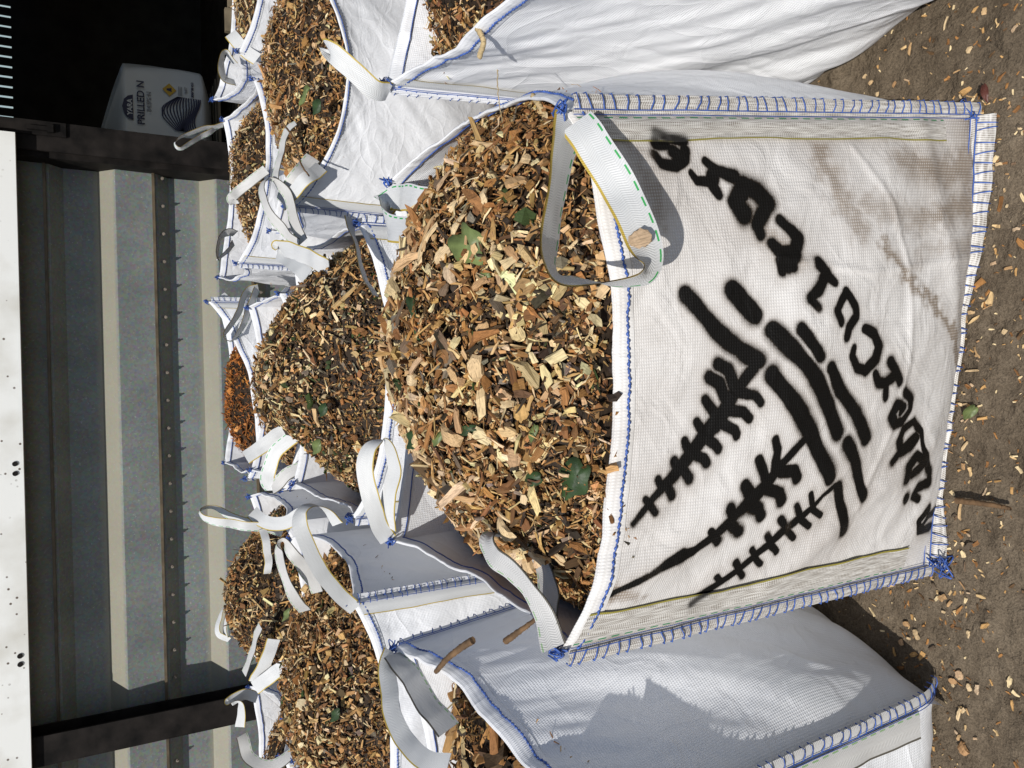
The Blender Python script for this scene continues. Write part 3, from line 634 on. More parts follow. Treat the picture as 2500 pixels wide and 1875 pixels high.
def ribbon(ctrl, width, parent, m, axis=None, name='lifting_loop', n=90, th=.0016):
    """ctrl rows: (px, py, Y, turn): a point on the tape and how far it is turned from lying face-on (0) to edge-on (90)"""
    P = spline([at(c[0], c[1], Y=c[2]) for c in ctrl], n); ang = np.radians(spline([[c[3], 0] for c in ctrl], n)[:, 0])
    T = np.gradient(P, axis=0); T /= np.linalg.norm(T, axis=1)[:, None]
    V_ = P - np.array([0, 0, CAM_H]); V_ /= np.linalg.norm(V_, axis=1)[:, None]
    if axis is None:
        X_ = np.cross(T, V_); X_ /= np.linalg.norm(X_, axis=1)[:, None]; Wd = np.cos(ang)[:, None] * X_ + np.sin(ang)[:, None] * V_
    else: Wd = np.tile(axis[0] * _R + axis[1] * _U + axis[2] * _F, (n, 1))
    for _ in range(3): Wd[1:-1] = (Wd[:-2] + Wd[1:-1] + Wd[2:]) / 3
    Wd = Wd - (Wd * T).sum(1)[:, None] * T; Wd /= np.linalg.norm(Wd, axis=1)[:, None] + 1e-9
    Nn = np.cross(T, Wd); L = np.concatenate([[0], np.cumsum(np.linalg.norm(np.diff(P, axis=0), axis=1))])
    cup = .0006
    amp = np.clip(np.minimum(L, L[-1] - L) / .05, 0, 1)
    P = P + Nn * (amp * .014 * fbm(L * 9, 0 * L, int(ctrl[0][0]), 2))[:, None] + Wd * (amp * .012 * fbm(L * 8, 0 * L + 4, int(ctrl[0][1]), 2))[:, None]
    tw = .5 * amp * fbm(L * 7, 0 * L + 9, int(ctrl[0][0]) + 7, 2); Wd, Nn = Wd * np.cos(tw)[:, None] + Nn * np.sin(tw)[:, None], Nn * np.cos(tw)[:, None] - Wd * np.sin(tw)[:, None]
    width = width * .9
    q = np.array([-.5, -.25, 0, .25, .5]); rows = []; uvx = []
    for sgn in (1, -1):
        for k in (q if sgn > 0 else q[::-1]):
            rows.append(P + Wd * width * k + Nn * (sgn * th / 2 + cup * (1 - (2 * k) ** 2))); uvx.append(k + .5)
    V = np.concatenate([np.stack(rows[:5], 1).reshape(-1, 3), np.stack(rows[5:], 1).reshape(-1, 3)]); uv = np.concatenate([np.stack([np.tile(uvx[:5], n), np.repeat(L, 5)], -1), np.stack([np.tile(uvx[5:], n), np.repeat(L, 5)], -1)])
    gf = grid_faces(n, 5); return build(name, V, [np.concatenate([gf, gf + 5 * n])], m, parent, True, uv)
def bulk_bag(bag, label, res, parts=(0, 1, 2, 3), seams=(), hems=(0, 1, 2, 3), rthread=.0018, fm=None, mainbag=False, knots=(0, 1, 2, 3), hi=None):
    c = bag.B.mean(0); o = empty('bulk_bag', (c[0], c[1], 0), label, 'bulk bag', 'woven bulk bags of wood chips')
    for i in parts:
        if mainbag and i == 0: panel(bag, 0, 370, 370, M['front'], o, True)
        else: panel(bag, i, *((res, res) if i in (hi or (0, 1)) else (54, 54)), fm or M['fab'], o)
    for i in hems: hem(bag, i, o, rthread, M['hemd'] if (mainbag and i == 0) else (fm or M['fab']), nn=220 if res > 80 else 90)
    for s_ in seams: ladder(bag, *s_[:2], o, **s_[2])
    for k in knots: knot(bag.T[k] + np.array([0, 0, .004]), .02, o, bag.seed * 10 + k)
    return o

big = dict(wdt=.030, step=.0195, rT=.0017)
mid = dict(wdt=.024, step=.024, rT=.0012, webw=.04)
main = bulk_bag(MAIN, 'grimy white bulk bag sprayed with black lettering and fern shapes, at the front', 150,
                seams=((0, 1, dict(wdt=.028, step=.0215, rT=.0011, webw=.042, webm=M['webd'])), (0, -1, dict(wdt=.026, step=.0215, rT=.0011, webw=.055, webm=M['webd']))), mainbag=True)
# bottom seam of the main bag, lying on the ground under its front
u = np.linspace(0, 1, 120); n0, t0 = MAIN.nrm(0); b0 = MAIN.pt(0, u, 0 * u, 0.); b0[:, 2] = .010
wv = ((.010 + .024 * np.clip((u - .55) / .3, 0, 1) + .020 * np.clip((.16 - u) / .1, 0, 1)) + .004 * fbm(u * 9, 0 * u, 3, 3))[:, None]
rows = [b0 + [0, 0, .022], b0 + n0 * .006 + [0, 0, .006], b0 + n0 * (.004 + wv * .6) - [0, 0, .004], b0 + n0 * (.004 + wv) - [0, 0, .005]]
bs = build('bottom_seam', np.stack(rows, 1).reshape(-1, 3), grid_faces(120, 4), M['webd'], main, True, np.stack([np.tile([.3, .5, .6, .7], 120), np.repeat(u * .9, 4)], -1))
a = Acc(); a.tube(rows[1] + [0, -.002, .004], .0016, 4); a.tube(rows[0] + [0, -.004, .002], .0012, 4)
for q in range(46):
    k = int((q + .5) / 46 * 119); p0, p1 = rows[1][k] + [0, -.002, .003], rows[3][k] + [.004 * (-1) ** q, -.001, .003]; a.tube([p0, (p0 + p1) / 2 + [0, 0, .003], p1, p1 - [0, 0, .006]], .0014, 4)
a.build('stitching', M['thread'], bs, True)
knot(np.array([.535, .955, .035]), .05, main, 5); knot(np.array([-.415, 1.03, .018]), .035, main, 6)

def R4(fl, fr, br, bl, z=.95, grow=.03):
    T = [(*p, z) if len(p) == 2 else p for p in (fl, fr, br, bl)]; T = [(p[0], p[1], p[2]) for p in T]
    c = np.mean([p[:2] for p in T], 0); B = [tuple(c + (np.array(p[:2]) - c) * (1 + grow)) for p in T]
    return B, T
BAGS = {}
def bagdef(key, fl, fr, br, bl, label, bulge, rimout, dip, seed, res=90, wr=1., B=None, **kw):
    B_, T = R4(fl, fr, br, bl); b = Bag(B or B_, T, bulge, rimout, dip, wr, seed); BAGS[key] = (b, bulk_bag(b, label, res, **kw)); return b
BAGS['main'] = (MAIN, main)
bagdef('right', (.70, .90, .93), (1.65, .88), (1.68, 1.85), (.77, 1.867), 'clean smooth white bulk bag running off the picture beside the lettered bag', (.05, .05, .05, .02), (0, 0, 0, .0), (.05, .05, .08, .05), 2, 160, 1.5,
       B=[(.80, .78), (1.75, .78), (1.72, 1.75), (.70, 1.52)], seams=((2, 1, dict(mid, webw=0)), (3, -1, dict(mid, webw=.05))), hi=(3,))
bagdef('left', (-1.62, 1.12), (-.775, 1.06, .93), (-.676, 1.911), (-1.55, 1.95), 'white bulk bag with its shaded side towards the left of the lettered bag', (.05, .12, .05, .05), (0, .01, .03, 0), (.06, .05, .10, .05), 3, 160, 1.5,
       B=[(-1.62, 1.1), (-.69, 1.031), (-.50, 1.74), (-1.5, 1.95)], seams=((0, 1, dict(wdt=.026, step=.024, rT=.0012, webw=.05, webm=M['webg'])), (1, 1, dict(mid, webw=0))), hi=(1,))
bagdef('mid', (-.392, 2.286), (.471, 2.144), (.52, 3.02), (-.37, 3.08), 'white bulk bag directly behind the lettered one, chips spilling over its rim', (.05, .06, .04, .05), (.03, .04, .03, .02), (.10, .08, .06, .08), 4, 110,
       seams=((0, 1, mid), (0, -1, mid)))
bagdef('midleft', (-1.55, 2.34), (-.652, 2.309), (-.60, 3.16), (-1.5, 3.18), 'white bulk bag at the left of the second row, brimming with brown chips', (.05, .05, .04, .05), (.03, .03, .03, .02), (.11, .08, .06, .08), 5, 110,
       seams=((0, 1, mid), (1, -1, dict(mid, webw=0))))
bagdef('midright', (.735, 3.12, .94), (1.72, 2.98), (1.78, 3.85, .76), (.80, 3.98, .84), 'white bulk bag with a slack sagging front rim behind the clean smooth bag', (.10, .05, .05, .05), (.16, .03, .03, .02), (.20, .08, .06, .08), 6, 110,
       seams=((0, -1, dict(mid, webw=.03)),))
far = dict(res=70, rthread=.0022, fm=M['fabfar'])
bagdef('thirdmid', (-.42, 3.30), (.40, 3.26), (.42, 4.02), (-.40, 4.06), 'white bulk bag mid third row, mostly hidden by the greenish heap', (.05, .05, .04, .05), (.03, .03, .03, .02), (.08, .08, .06, .08), 7, **far)
bagdef('thirdleft', (-1.38, 3.35), (-.56, 3.33), (-.54, 4.12), (-1.36, 4.14), 'white bulk bag in the third row left of centre, heaped high with dark chips', (.05, .05, .04, .05), (.03, .03, .03, .02), (.10, .08, .06, .08), 8, **far)
bagdef('rust', (-.46, 4.22), (.46, 4.18, 1.12), (.48, 5.02), (-.44, 5.04), 'white bulk bag in the back row filled with rust brown chips', (.04, .05, .04, .05), (.03, .02, .03, .02), (.12, .10, .06, .08), 9, wr=1.6, seams=((0, 1, dict(mid, webw=.03)),), **far)
bagdef('thirdright', (.66, 4.16, .98), (1.62, 4.14, .88), (1.66, 4.95, .92), (.70, 5.0, .96), 'white bulk bag standing open at the back beside the black post', (.05, .05, .04, .05), (.03, .03, .03, .02), (.10, .08, .06, .08), 10, wr=1.5, seams=((0, -1, dict(mid, webw=.03)),), **far)
bagdef('farright', (1.74, 4.12, .95), (2.7, 4.1, .90), (2.7, 4.95, .86), (1.78, 4.97, .97), 'white bulk bag at the back before the dark open bay of the shed', (.05, .05, .04, .05), (.03, .03, .03, .02), (.10, .08, .06, .08), 11, wr=1.5, **far)
bagdef('farleft', (-2.5, 3.5), (-1.60, 3.45), (-1.58, 4.3), (-2.45, 4.35), 'white bulk bag at the far left of the third row below the left post', (.05, .05, .04, .05), (.03, .03, .03, .02), (.10, .08, .06, .08), 12, wr=1.5, seams=((0, 1, mid),), **far)

# ------------------------------------------------------------------ lifting loops (tape)
mb, rb, lb, md, ml, mr = (BAGS[k][1] for k in ('main', 'right', 'left', 'mid', 'midleft', 'midright'))
t3m, t3l, rs, t3r, fr_, fl_ = (BAGS[k][1] for k in ('thirdmid', 'thirdleft', 'rust', 'thirdright', 'farright', 'farleft'))
W_, WP, WG = M['web'], M['webp'], M['webg']
ribbon([(1395, 275, 1.02, 30), (1385, 340, 1.00, 45), (1372, 430, .99, 58), (1352, 560, .975, 66), (1346, 645, .955, 80), (1375, 690, .94, 90), (1460, 694, .915, 95), (1560, 690, .885, 100), (1592, 648, .88, 120), (1572, 560, .895, 160), (1508, 430, .93, 182), (1445, 345, .97, 175), (1406, 298, 1.0, 165)], .062, mb, W_, n=130)
ribbon([(1090, 515, 1.50, 0), (1030, 492, 1.66, 0), (972, 482, 1.80, 0), (940, 500, 1.84, 0), (942, 545, 1.76, 0), (985, 562, 1.66, 0), (1035, 568, 1.57, 0), (1095, 578, 1.46, 0)], .072, mb, W_, (1, .12, .35))
ribbon([(948, 1318, 1.91, 0), (905, 1240, 1.88, 0), (888, 1150, 1.86, 12), (900, 1092, 1.85, 50), (935, 1066, 1.84, 90), (955, 1085, 1.83, 112), (956, 1140, 1.83, 125), (946, 1200, 1.85, 118), (952, 1290, 1.9, 125)], .05, mb, WP)
ribbon([(1352, 1582, 1.07, 10), (1325, 1510, 1.10, 30), (1280, 1442, 1.13, 40), (1241, 1392, 1.17, 35), (1210, 1360, 1.21, 45), (1200, 1322, 1.24, 70), (1228, 1318, 1.27, 95), (1275, 1338, 1.25, 110), (1318, 1392, 1.19, 118), (1336, 1470, 1.13, 120), (1345, 1540, 1.09, 120)], .048, mb, WG)
# neighbours in the front row
ribbon([(950, 224, 1.86, 30), (915, 214, 1.85, 8), (862, 172, 1.85, 0), (818, 134, 1.87, 0), (803, 122, 1.89, 85), (818, 140, 1.92, 172), (862, 180, 1.91, 180), (915, 224, 1.89, 180)], .056, rb, WP)
ribbon([(955, 1590, 1.90, 30), (940, 1645, 1.86, 5), (952, 1731, 1.78, 0), (991, 1812, 1.68, 0), (1040, 1850, 1.60, 0), (1095, 1866, 1.54, 0)], .050, lb, WP)
ribbon([(957, 1597, 1.90, 50), (985, 1634, 1.82, 25), (1030, 1690, 1.72, 15), (1095, 1782, 1.58, 10)], .060, lb, WG)
# second row
ribbon([(853, 532, 2.14, 60), (867, 592, 2.10, 66), (892, 666, 2.05, 70), (916, 722, 2.03, 70)], .045, md, WP)
ribbon([(805, 655, 2.45, 55), (740, 624, 2.62, 45), (692, 604, 2.75, 60), (677, 600, 2.80, 95), (690, 622, 2.76, 165), (715, 645, 2.68, 180), (752, 672, 2.58, 180)], .066, md, WP)
ribbon([(868, 1486, 2.30, 20), (813, 1442, 2.28, 0), (763, 1364, 2.24, 0), (732, 1290, 2.24, 15), (733, 1252, 2.26, 60), (762, 1236, 2.27, 90), (802, 1252, 2.26, 120), (825, 1280, 2.26, 130)], .050, ml, WP)
ribbon([(775, 1446, 2.5, 40), (720, 1365, 2.42, 40), (692, 1322, 2.44, 85), (682, 1350, 2.46, 135), (705, 1428, 2.44, 140), (745, 1492, 2.55, 140)], .045, ml, WG)
ribbon([(690, 498, 3.1, 40), (700, 470, 3.06, 10), (725, 432, 3.02, 5), (765, 385, 3.04, 20)], .070, mr, WG)
ribbon([(692, 500, 3.08, 60), (722, 462, 2.98, 20), (752, 432, 2.94, 20), (785, 408, 2.98, 30)], .060, mr, WP)
ribbon([(730, 596, 2.9, 50), (694, 564, 2.96, 45), (658, 518, 3.0, 50), (638, 474, 3.04, 65), (640, 446, 3.06, 80), (657, 435, 3.07, 95), (683, 452, 3.04, 125), (704, 493, 3.0, 140), (720, 540, 2.95, 145), (740, 590, 2.9, 140)], .050, md, WG)
ribbon([(672, 440, 3.05, 55), (683, 370, 3.1, 60), (700, 320, 3.12, 60), (722, 300, 3.10, 60)], .040, mr, WG)
# back rows
ribbon([(575, 498, 4.14, 40), (566, 482, 4.12, 10), (600, 452, 4.08, 0), (650, 414, 4.0, 0)], .055, t3r, WG)
ribbon([(545, 304, 4.12, 50), (491, 319, 4.10, 62), (440, 338, 4.10, 70), (427, 352, 4.11, 90), (444, 362, 4.12, 108), (491, 334, 4.13, 115), (536, 308, 4.14, 120)], .040, t3r, W_)
ribbon([(574, 155, 4.15, 60), (553, 130, 4.12, 60), (543, 155, 4.10, 35), (547, 192, 4.10, 35), (574, 202, 4.12, 60)], .052, fr_, WP)
ribbon([(562, 82, 4.14, 20), (590, 112, 4.12, 0), (628, 145, 4.1, 0)], .075, fr_, WP)
ribbon([(640, 0, 4.25, 20), (655, 15, 4.2, 20), (668, 45, 4.12, 30)], .06, fr_, WP)
ribbon([(575, 570, 4.2, 50), (558, 566, 4.16, 55), (538, 582, 4.14, 62), (528, 613, 4.14, 75), (532, 636, 4.14, 95), (547, 620, 4.15, 115), (570, 592, 4.17, 125)], .048, t3r, WG)
ribbon([(630, 702, 4.18, 30), (600, 716, 4.15, 50), (582, 765, 4.12, 55), (560, 800, 4.10, 62), (551, 822, 4.10, 85), (567, 830, 4.11, 105), (591, 800, 4.12, 125), (609, 747, 4.13, 130), (628, 705, 4.16, 140)], .048, rs, W_)
ribbon([(540, 720, 4.2, 20), (562, 742, 4.18, 0), (598, 764, 4.15, 0)], .050, rs, WP)
ribbon([(600, 1118, 3.26, 20), (640, 1092, 3.24, 0), (700, 1050, 3.20, 0)], .066, t3m, WP)
ribbon([(663, 1197, 3.24, 40), (651, 1160, 3.22, 5), (679, 1097, 3.17, 0), (740, 1052, 3.10, 0)], .066, t3m, W_)
ribbon([(665, 1194, 3.22, 50), (702, 1158, 3.16, 15), (752, 1138, 3.1, 15)], .06, t3m, WG)
ribbon([(690, 1300, 3.30, 20), (629, 1288, 3.28, 15), (557, 1281, 3.28, 25), (505, 1266, 3.30, 50), (492, 1248, 3.32, 90), (520, 1241, 3.34, 120), (574, 1264, 3.33, 135), (622, 1278, 3.31, 145)], .045, t3l, W_)
ribbon([(615, 1250, 3.30, 10), (645, 1272, 3.26, 0), (690, 1276, 3.2, 0), (735, 1255, 3.14, 5)], .062, t3l, WP)
ribbon([(640, 1292, 3.27, 0), (652, 1340, 3.25, 5), (652, 1400, 3.45, 10)], .036, t3l, WP)
ribbon([(596, 1645, 3.42, 60), (615, 1590, 3.36, 60), (636, 1528, 3.3, 62)], .045, t3l, WG)
ribbon([(622, 1680, 3.36, 0), (655, 1656, 3.28, 0), (700, 1622, 3.2, 0)], .065, t3l, WP)
ribbon([(668, 1560, 3.24, 20), (648, 1612, 3.3, 10), (622, 1666, 3.36, 10)], .06, t3l, WP)
ribbon([(560, 1562, 3.9, 50), (532, 1548, 3.9, 60), (536, 1505, 3.9, 66), (550, 1482, 3.9, 90), (548, 1520, 3.9, 120), (552, 1556, 3.9, 120)], .04, t3l, WP)
ribbon([(628, 1703, 3.45, 10), (594, 1697, 3.45, 10), (558, 1714, 3.44, 30), (585, 1722, 3.42, 120), (586, 1775, 3.42, 150)], .05, fl_, WP)
ribbon([(590, 1795, 3.42, 20), (608, 1848, 3.40, 10), (657, 1866, 3.36, 5), (702, 1842, 3.34, 20), (730, 1818, 3.32, 50)], .055, fl_, WG)

# ------------------------------------------------------------------ chips
PAL = np.array([(.78, .61, .35), (.66, .46, .23), (.53, .31, .12), (.37, .18, .06), (.24, .115, .042), (.13, .075, .036), (.05, .036, .024), (.22, .18, .13), (.045, .068, .02)])
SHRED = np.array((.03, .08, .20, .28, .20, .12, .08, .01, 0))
def chips(g, pos, nrm, L, Wd, T, col, tilt, mid=True):
    n = len(pos); st = np.array([-.5, 0., .5] if mid else [-.5, .5]); cs = np.array([(-.5, -.5), (.5, -.5), (.5, .5), (-.5, .5)]); K = 4 * len(st)
    loc = np.zeros((n, K, 3))
    for a_, x in enumerate(st):
        tp = g.uniform(.35, 1.15, n) if x else np.ones(n)
        for b_, (y, z) in enumerate(cs):
            k = a_ * 4 + b_
            loc[:, k, 0] = (x + g.uniform(-.14, .14, n)) * L; loc[:, k, 1] = (y * tp + g.uniform(-.18, .18, n)) * Wd; loc[:, k, 2] = (z * (.5 + .5 * tp) + g.uniform(-.2, .2, n)) * T
    if mid: loc[:, 4:8, 2] += (g.normal(0, .12, n) * L)[:, None]
    nr = nrm + g.normal(0, 1, (n, 3)) * np.asarray(tilt).reshape(-1, 1); nr /= np.linalg.norm(nr, axis=1)[:, None]
    t = g.normal(0, 1, (n, 3)); t -= (t * nr).sum(1)[:, None] * nr; t /= np.linalg.norm(t, axis=1)[:, None]; b = np.cross(nr, t)
    V = pos[:, None] + loc[..., :1] * t[:, None] + loc[..., 1:2] * b[:, None] + loc[..., 2:] * nr[:, None]
    f = [(3, 2, 1, 0), (K - 4, K - 3, K - 2, K - 1)]
    for q in range(len(st) - 1): f += [(4 * q + k, 4 * q + (k + 1) % 4, 4 * q + 4 + (k + 1) % 4, 4 * q + 4 + k) for k in range(4)]
    Fc = (np.array(f)[None] + (np.arange(n) * K)[:, None, None]).reshape(-1, 4)
    gr = loc + g.uniform(0, 20, (n, 1, 3))
    return V.reshape(-1, 3), Fc, np.repeat(col, K, 0), gr.reshape(-1, 3)
def heap_surface(bag, tf, corner, mound, q, skew=(.5, .5), seed=0, rough=.02):
    """Coons patch between the four panels at fill height, domed"""
    def side(i, u): e = np.sin(np.pi * u) ** .6; return bag.pt(i, u, (corner + (tf[i] - corner) * e), -.020)
    def f(a, b):
        F0, F1 = side(0, a), side(2, 1 - a); G0, G1 = side(3, 1 - b), side(1, b)
        c00, c10, c11, c01 = (side(i, np.zeros(1))[0] for i in range(4))
        A, Bb = a[..., None], b[..., None]
        P = (1 - Bb) * F0 + Bb * F1 + (1 - A) * G0 + A * G1 - ((1 - A) * (1 - Bb) * c00 + A * (1 - Bb) * c10 + A * Bb * c11 + (1 - A) * Bb * c01)
        aa = a ** (math.log(.5) / math.log(skew[0])); bb = b ** (math.log(.5) / math.log(skew[1]))
        dome = (np.sin(np.pi * aa) * np.sin(np.pi * bb))
        edge = np.clip(8 * np.minimum(np.minimum(a, 1 - a), np.minimum(b, 1 - b)), 0, 1)
        P[..., 2] += mound * (1 - (1 - np.clip(dome, 0, 1)) ** min(1 / q, 1.32)) + rough * edge * fbm(a * 6, b * 6, seed, 3)
        return P
    return f
WTS = dict(pale=(.23, .20, .16, .12, .10, .09, .06, .03, .01), brown=(.12, .17, .18, .16, .13, .12, .08, .03, .01), green=(.12, .16, .14, .10, .10, .13, .13, .07, .05), rust=(.01, .03, .10, .30, .30, .18, .08, 0, 0),
           dull=(.12, .19, .17, .12, .10, .10, .08, .10, .02), dark=(.10, .14, .15, .15, .14, .15, .12, .03, .02))
def heap(key, label, f, nb, nf, wts, size=1., seed=1, res=70):
    g = np.random.default_rng(seed); wts = np.array(WTS[wts]); wts = wts / wts.sum()
    Ag, Bg = np.meshgrid(np.linspace(0, 1, res), np.linspace(0, 1, res), indexing='ij'); P = f(Ag, Bg); P[..., 2] -= .014 + .03 * (np.minimum(np.minimum(Ag, 1 - Ag), np.minimum(Bg, 1 - Bg)) < .012)
    V = [P.reshape(-1, 3)]; Fc = [grid_faces(res, res)]; cb = np.array([.03, .019, .011]) * (.6 + .8 * g.random((res * res, 1))); Cc = [cb]; Gr = [P.reshape(-1, 3)]; n0 = res * res  # base sheet coloured near black to stand in for shade between chips
    for n, big_ in ((nf, False), (nb, True)):
        a_, b_ = g.uniform(.012, .988, n), g.uniform(.012, .988, n)
        ed = g.random(n); a_ = np.where(ed < .32, .5 - .488 * np.cos(np.pi * g.random(n)), a_); b_ = np.where((ed > .2) & (ed < .55), .5 - .488 * np.cos(np.pi * g.random(n)), b_); p = f(a_, b_); e = 1e-3
        m_ = n // 8; sd4 = g.integers(0, 4, m_); dd_ = g.uniform(.0, .035, m_); al = g.uniform(0, 1, m_)      # packed along the fabric
        a_[:m_] = np.where(sd4 == 0, al, np.where(sd4 == 1, 1 - dd_, np.where(sd4 == 2, al, dd_))); b_[:m_] = np.where(sd4 == 0, dd_, np.where(sd4 == 2, 1 - dd_, al)); p = f(a_, b_)
        pa_, pb_ = f(np.minimum(a_ + e, 1), b_) - p, f(a_, np.minimum(b_ + e, 1)) - p; nr = np.cross(pa_, pb_); nr /= np.linalg.norm(nr, axis=1)[:, None] + 1e-12; nr[nr[:, 2] < 0] *= -1
        kind = g.random(n)
        if big_:
            L = np.where(kind < .42, g.lognormal(-4.02, .42, n), g.lognormal(-3.55, .52, n)) * size; Wd = np.where(kind < .42, L * g.uniform(.35, .85, n), L * g.uniform(.05, .22, n)); T = np.minimum(Wd, L) * g.uniform(.2, .6, n)
            tilt = g.uniform(.15, .9, n); p = p + nr * (g.uniform(-.012, .014, n) * size)[:, None]
        else:
            L = g.lognormal(-4.35, .4, n) * size; Wd = L * g.uniform(.2, .7, n); T = Wd * g.uniform(.2, .6, n); tilt = g.uniform(.3, 1.2, n); p = p + nr * (g.uniform(-.014, .006, n) * size)[:, None]
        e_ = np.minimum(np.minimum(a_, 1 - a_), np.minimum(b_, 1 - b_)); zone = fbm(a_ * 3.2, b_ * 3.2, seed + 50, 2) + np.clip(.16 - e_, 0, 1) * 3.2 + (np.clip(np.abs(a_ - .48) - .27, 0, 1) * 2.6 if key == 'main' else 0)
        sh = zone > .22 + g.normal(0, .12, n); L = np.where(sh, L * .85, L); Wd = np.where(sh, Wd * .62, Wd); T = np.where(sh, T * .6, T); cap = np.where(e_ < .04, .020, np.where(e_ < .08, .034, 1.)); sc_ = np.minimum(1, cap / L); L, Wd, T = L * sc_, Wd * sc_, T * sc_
        fw = wts if big_ else wts * np.array((.3, .45, .9, 1.4, 1.9, 2.3, 2.5, .8, 1.2)); fw = fw / fw.sum()  # fines coloured as darker, damp dust, which also paints the gaps' shade deeper
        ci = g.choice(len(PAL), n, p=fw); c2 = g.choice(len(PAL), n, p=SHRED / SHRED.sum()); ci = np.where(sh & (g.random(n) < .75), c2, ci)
        if key == 'rust': ci = g.choice(len(PAL), n, p=wts)
        col = PAL[ci] * (np.array([1.08, .76, .46]) if key == 'rust' else 1.) * g.uniform(.6, 1.12, (n, 1)) * (1 + g.normal(0, .05, (n, 3)))
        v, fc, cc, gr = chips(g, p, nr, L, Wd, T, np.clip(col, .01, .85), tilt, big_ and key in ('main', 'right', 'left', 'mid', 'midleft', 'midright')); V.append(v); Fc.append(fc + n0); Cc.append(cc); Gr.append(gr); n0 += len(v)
    o = build('wood_chip_heap', np.concatenate(V), [np.concatenate(Fc)], M['chip'], None, False, None, {'col': np.concatenate(Cc), 'gr': np.concatenate(Gr)})
    return tag(o, label, 'wood chips', 'heaps of wood chips', 'stuff')
HS = {}
def mk(key, tf, corner, mound, q, label, nb, nf, wts, size=1., skew=(.5, .5), seed=1, res=70):
    HS[key] = heap_surface(BAGS[key][0], tf, corner, mound, q, skew, seed); heap(key, label, HS[key], nb, nf, wts, size, seed, res)
mk('main', (.985, .92, .86, .84), .78, .215, .66, 'heap of coarse pale wood chips filling the lettered bag', 9500, 19000, 'pale', .95, (.5, .42), 1, 110)
mk('right', (.96, .95, .90, .945), .84, .15, .6, 'heap of straw coloured chips in the clean smooth bag', 4000, 5000, 'pale', .85, (.5, .5), 2)
mk('left', (.90, .90, .84, .92), .80, .07, .7, 'heap of dark chunky chips in the bag left of the lettered one', 2800, 4000, 'dark', 1.15, (.5, .5), 3)
mk('mid', (.94, .80, .82, .78), .72, .325, .95, 'tall heap of greenish chips right behind the lettered bag', 8500, 13000, 'green', .72, (.52, .47), 4)
mk('midleft', (.955, .86, .84, .90), .80, .25, .7, 'broad heap of brown chips at the left of the second row', 8500, 11000, 'brown', .78, (.5, .5), 5)
mk('midright', (.96, .90, .80, .72), .62, .14, .7, 'heap of tan chips and leaves behind the sagging rim', 7000, 7500, 'dull', .95, (.6, .5), 6)
mk('thirdmid', (.90, .82, .84, .80), .76, .20, .8, 'heap of light chips glimpsed between the greenish and rust heaps', 3500, 2000, 'dull', .8, (.5, .5), 7)
mk('thirdleft', (.92, .84, .84, .84), .76, .31, .6, 'rounded heap of dark chips in the third row left of centre', 6500, 4000, 'dark', .75, (.5, .5), 8)
mk('rust', (.90, .70, .80, .80), .70, .19, .7, 'small heap of rust brown chips before the metal wall', 4000, 2000, 'rust', .75, (.45, .5), 9)
mk('thirdright', (.86, .84, .78, .72), .64, .12, .8, 'heap of tan chips in the bag beside the black post', 4500, 3000, 'dull', .75, (.62, .5), 10)
mk('farright', (.88, .84, .76, .74), .66, .10, .7, 'heap of tan chips before the dark open bay', 3500, 2000, 'dull', .75, (.5, .5), 11)
mk('farleft', (.84, .80, .84, .84), .70, .14, .7, 'heap of dark brown chips at the far left of the third row', 3000, 2000, 'dark', .75, (.5, .5), 12)

# ------------------------------------------------------------------ single wood chips (the largest ones in view)
def chip_mesh(seed, L, Wd, T):
    g = np.random.default_rng(seed); nx = 7; V = []
    ends = g.uniform(.55, 1.0, 2); bend = g.normal(0, .09) * L; tw = g.normal(0, .25)
    for i in range(nx):
        x = i / (nx - 1) - .5; sc = ends[0] + (1 - ends[0]) * min(1, i / 2) if i < 3 else (ends[1] + (1 - ends[1]) * min(1, (nx - 1 - i) / 2))
        for y, z in ((-.5, -.5), (0, -.55), (.5, -.4), (.5, .5), (.1, .58), (-.5, .42)):
            yy, zz = y * Wd * sc + g.normal(0, .05) * Wd, z * T * (.6 + .4 * sc) + g.normal(0, .08) * T + bend * (1 - (2 * x) ** 2)
            c, s_ = math.cos(tw * x * 2), math.sin(tw * x * 2)
            jag = g.normal(0, .05) if i in (0, nx - 1) else 0
            V.append(((x + jag) * L, yy * c - zz * s_, yy * s_ + zz * c))
    V = np.array(V); F6 = np.array([[0, 1, 2, 3, 4, 5][::-1], [(nx - 1) * 6 + k for k in range(6)]])
    o = build('wood_chip', V, [grid_faces(nx, 6, True), F6], M['chip1'], None, False, None, {'gr': V + g.uniform(0, 9, 3)})
    me = o.data; bpy.data.objects.remove(o); return me
CM = [chip_mesh(100 + k, *s_) for k, s_ in enumerate([(.050, .026, .009), (.042, .030, .010), (.060, .022, .008), (.075, .016, .007), (.085, .012, .006), (.036, .026, .012), (.055, .034, .010), (.040, .018, .007), (.065, .028, .012), (.032, .020, .008), (.095, .014, .008), (.046, .040, .007)])]
g = np.random.default_rng(21)
KIND = ['blocky', 'blocky', 'long flat', 'long narrow', 'splinter-like', 'stubby', 'broad flat', 'narrow', 'thick', 'stubby', 'splinter-like', 'square flat']
ks = g.integers(0, len(CM), 185)
def chip_label(k, a, b):
    return '%s wood chip on the main heap, %s%s' % (KIND[ks[k]], 'near the front rim' if b < .3 else ('on the crest' if b < .65 else 'towards the back'), ' at the left' if a < .33 else (' in the middle' if a < .67 else ' at the right'))
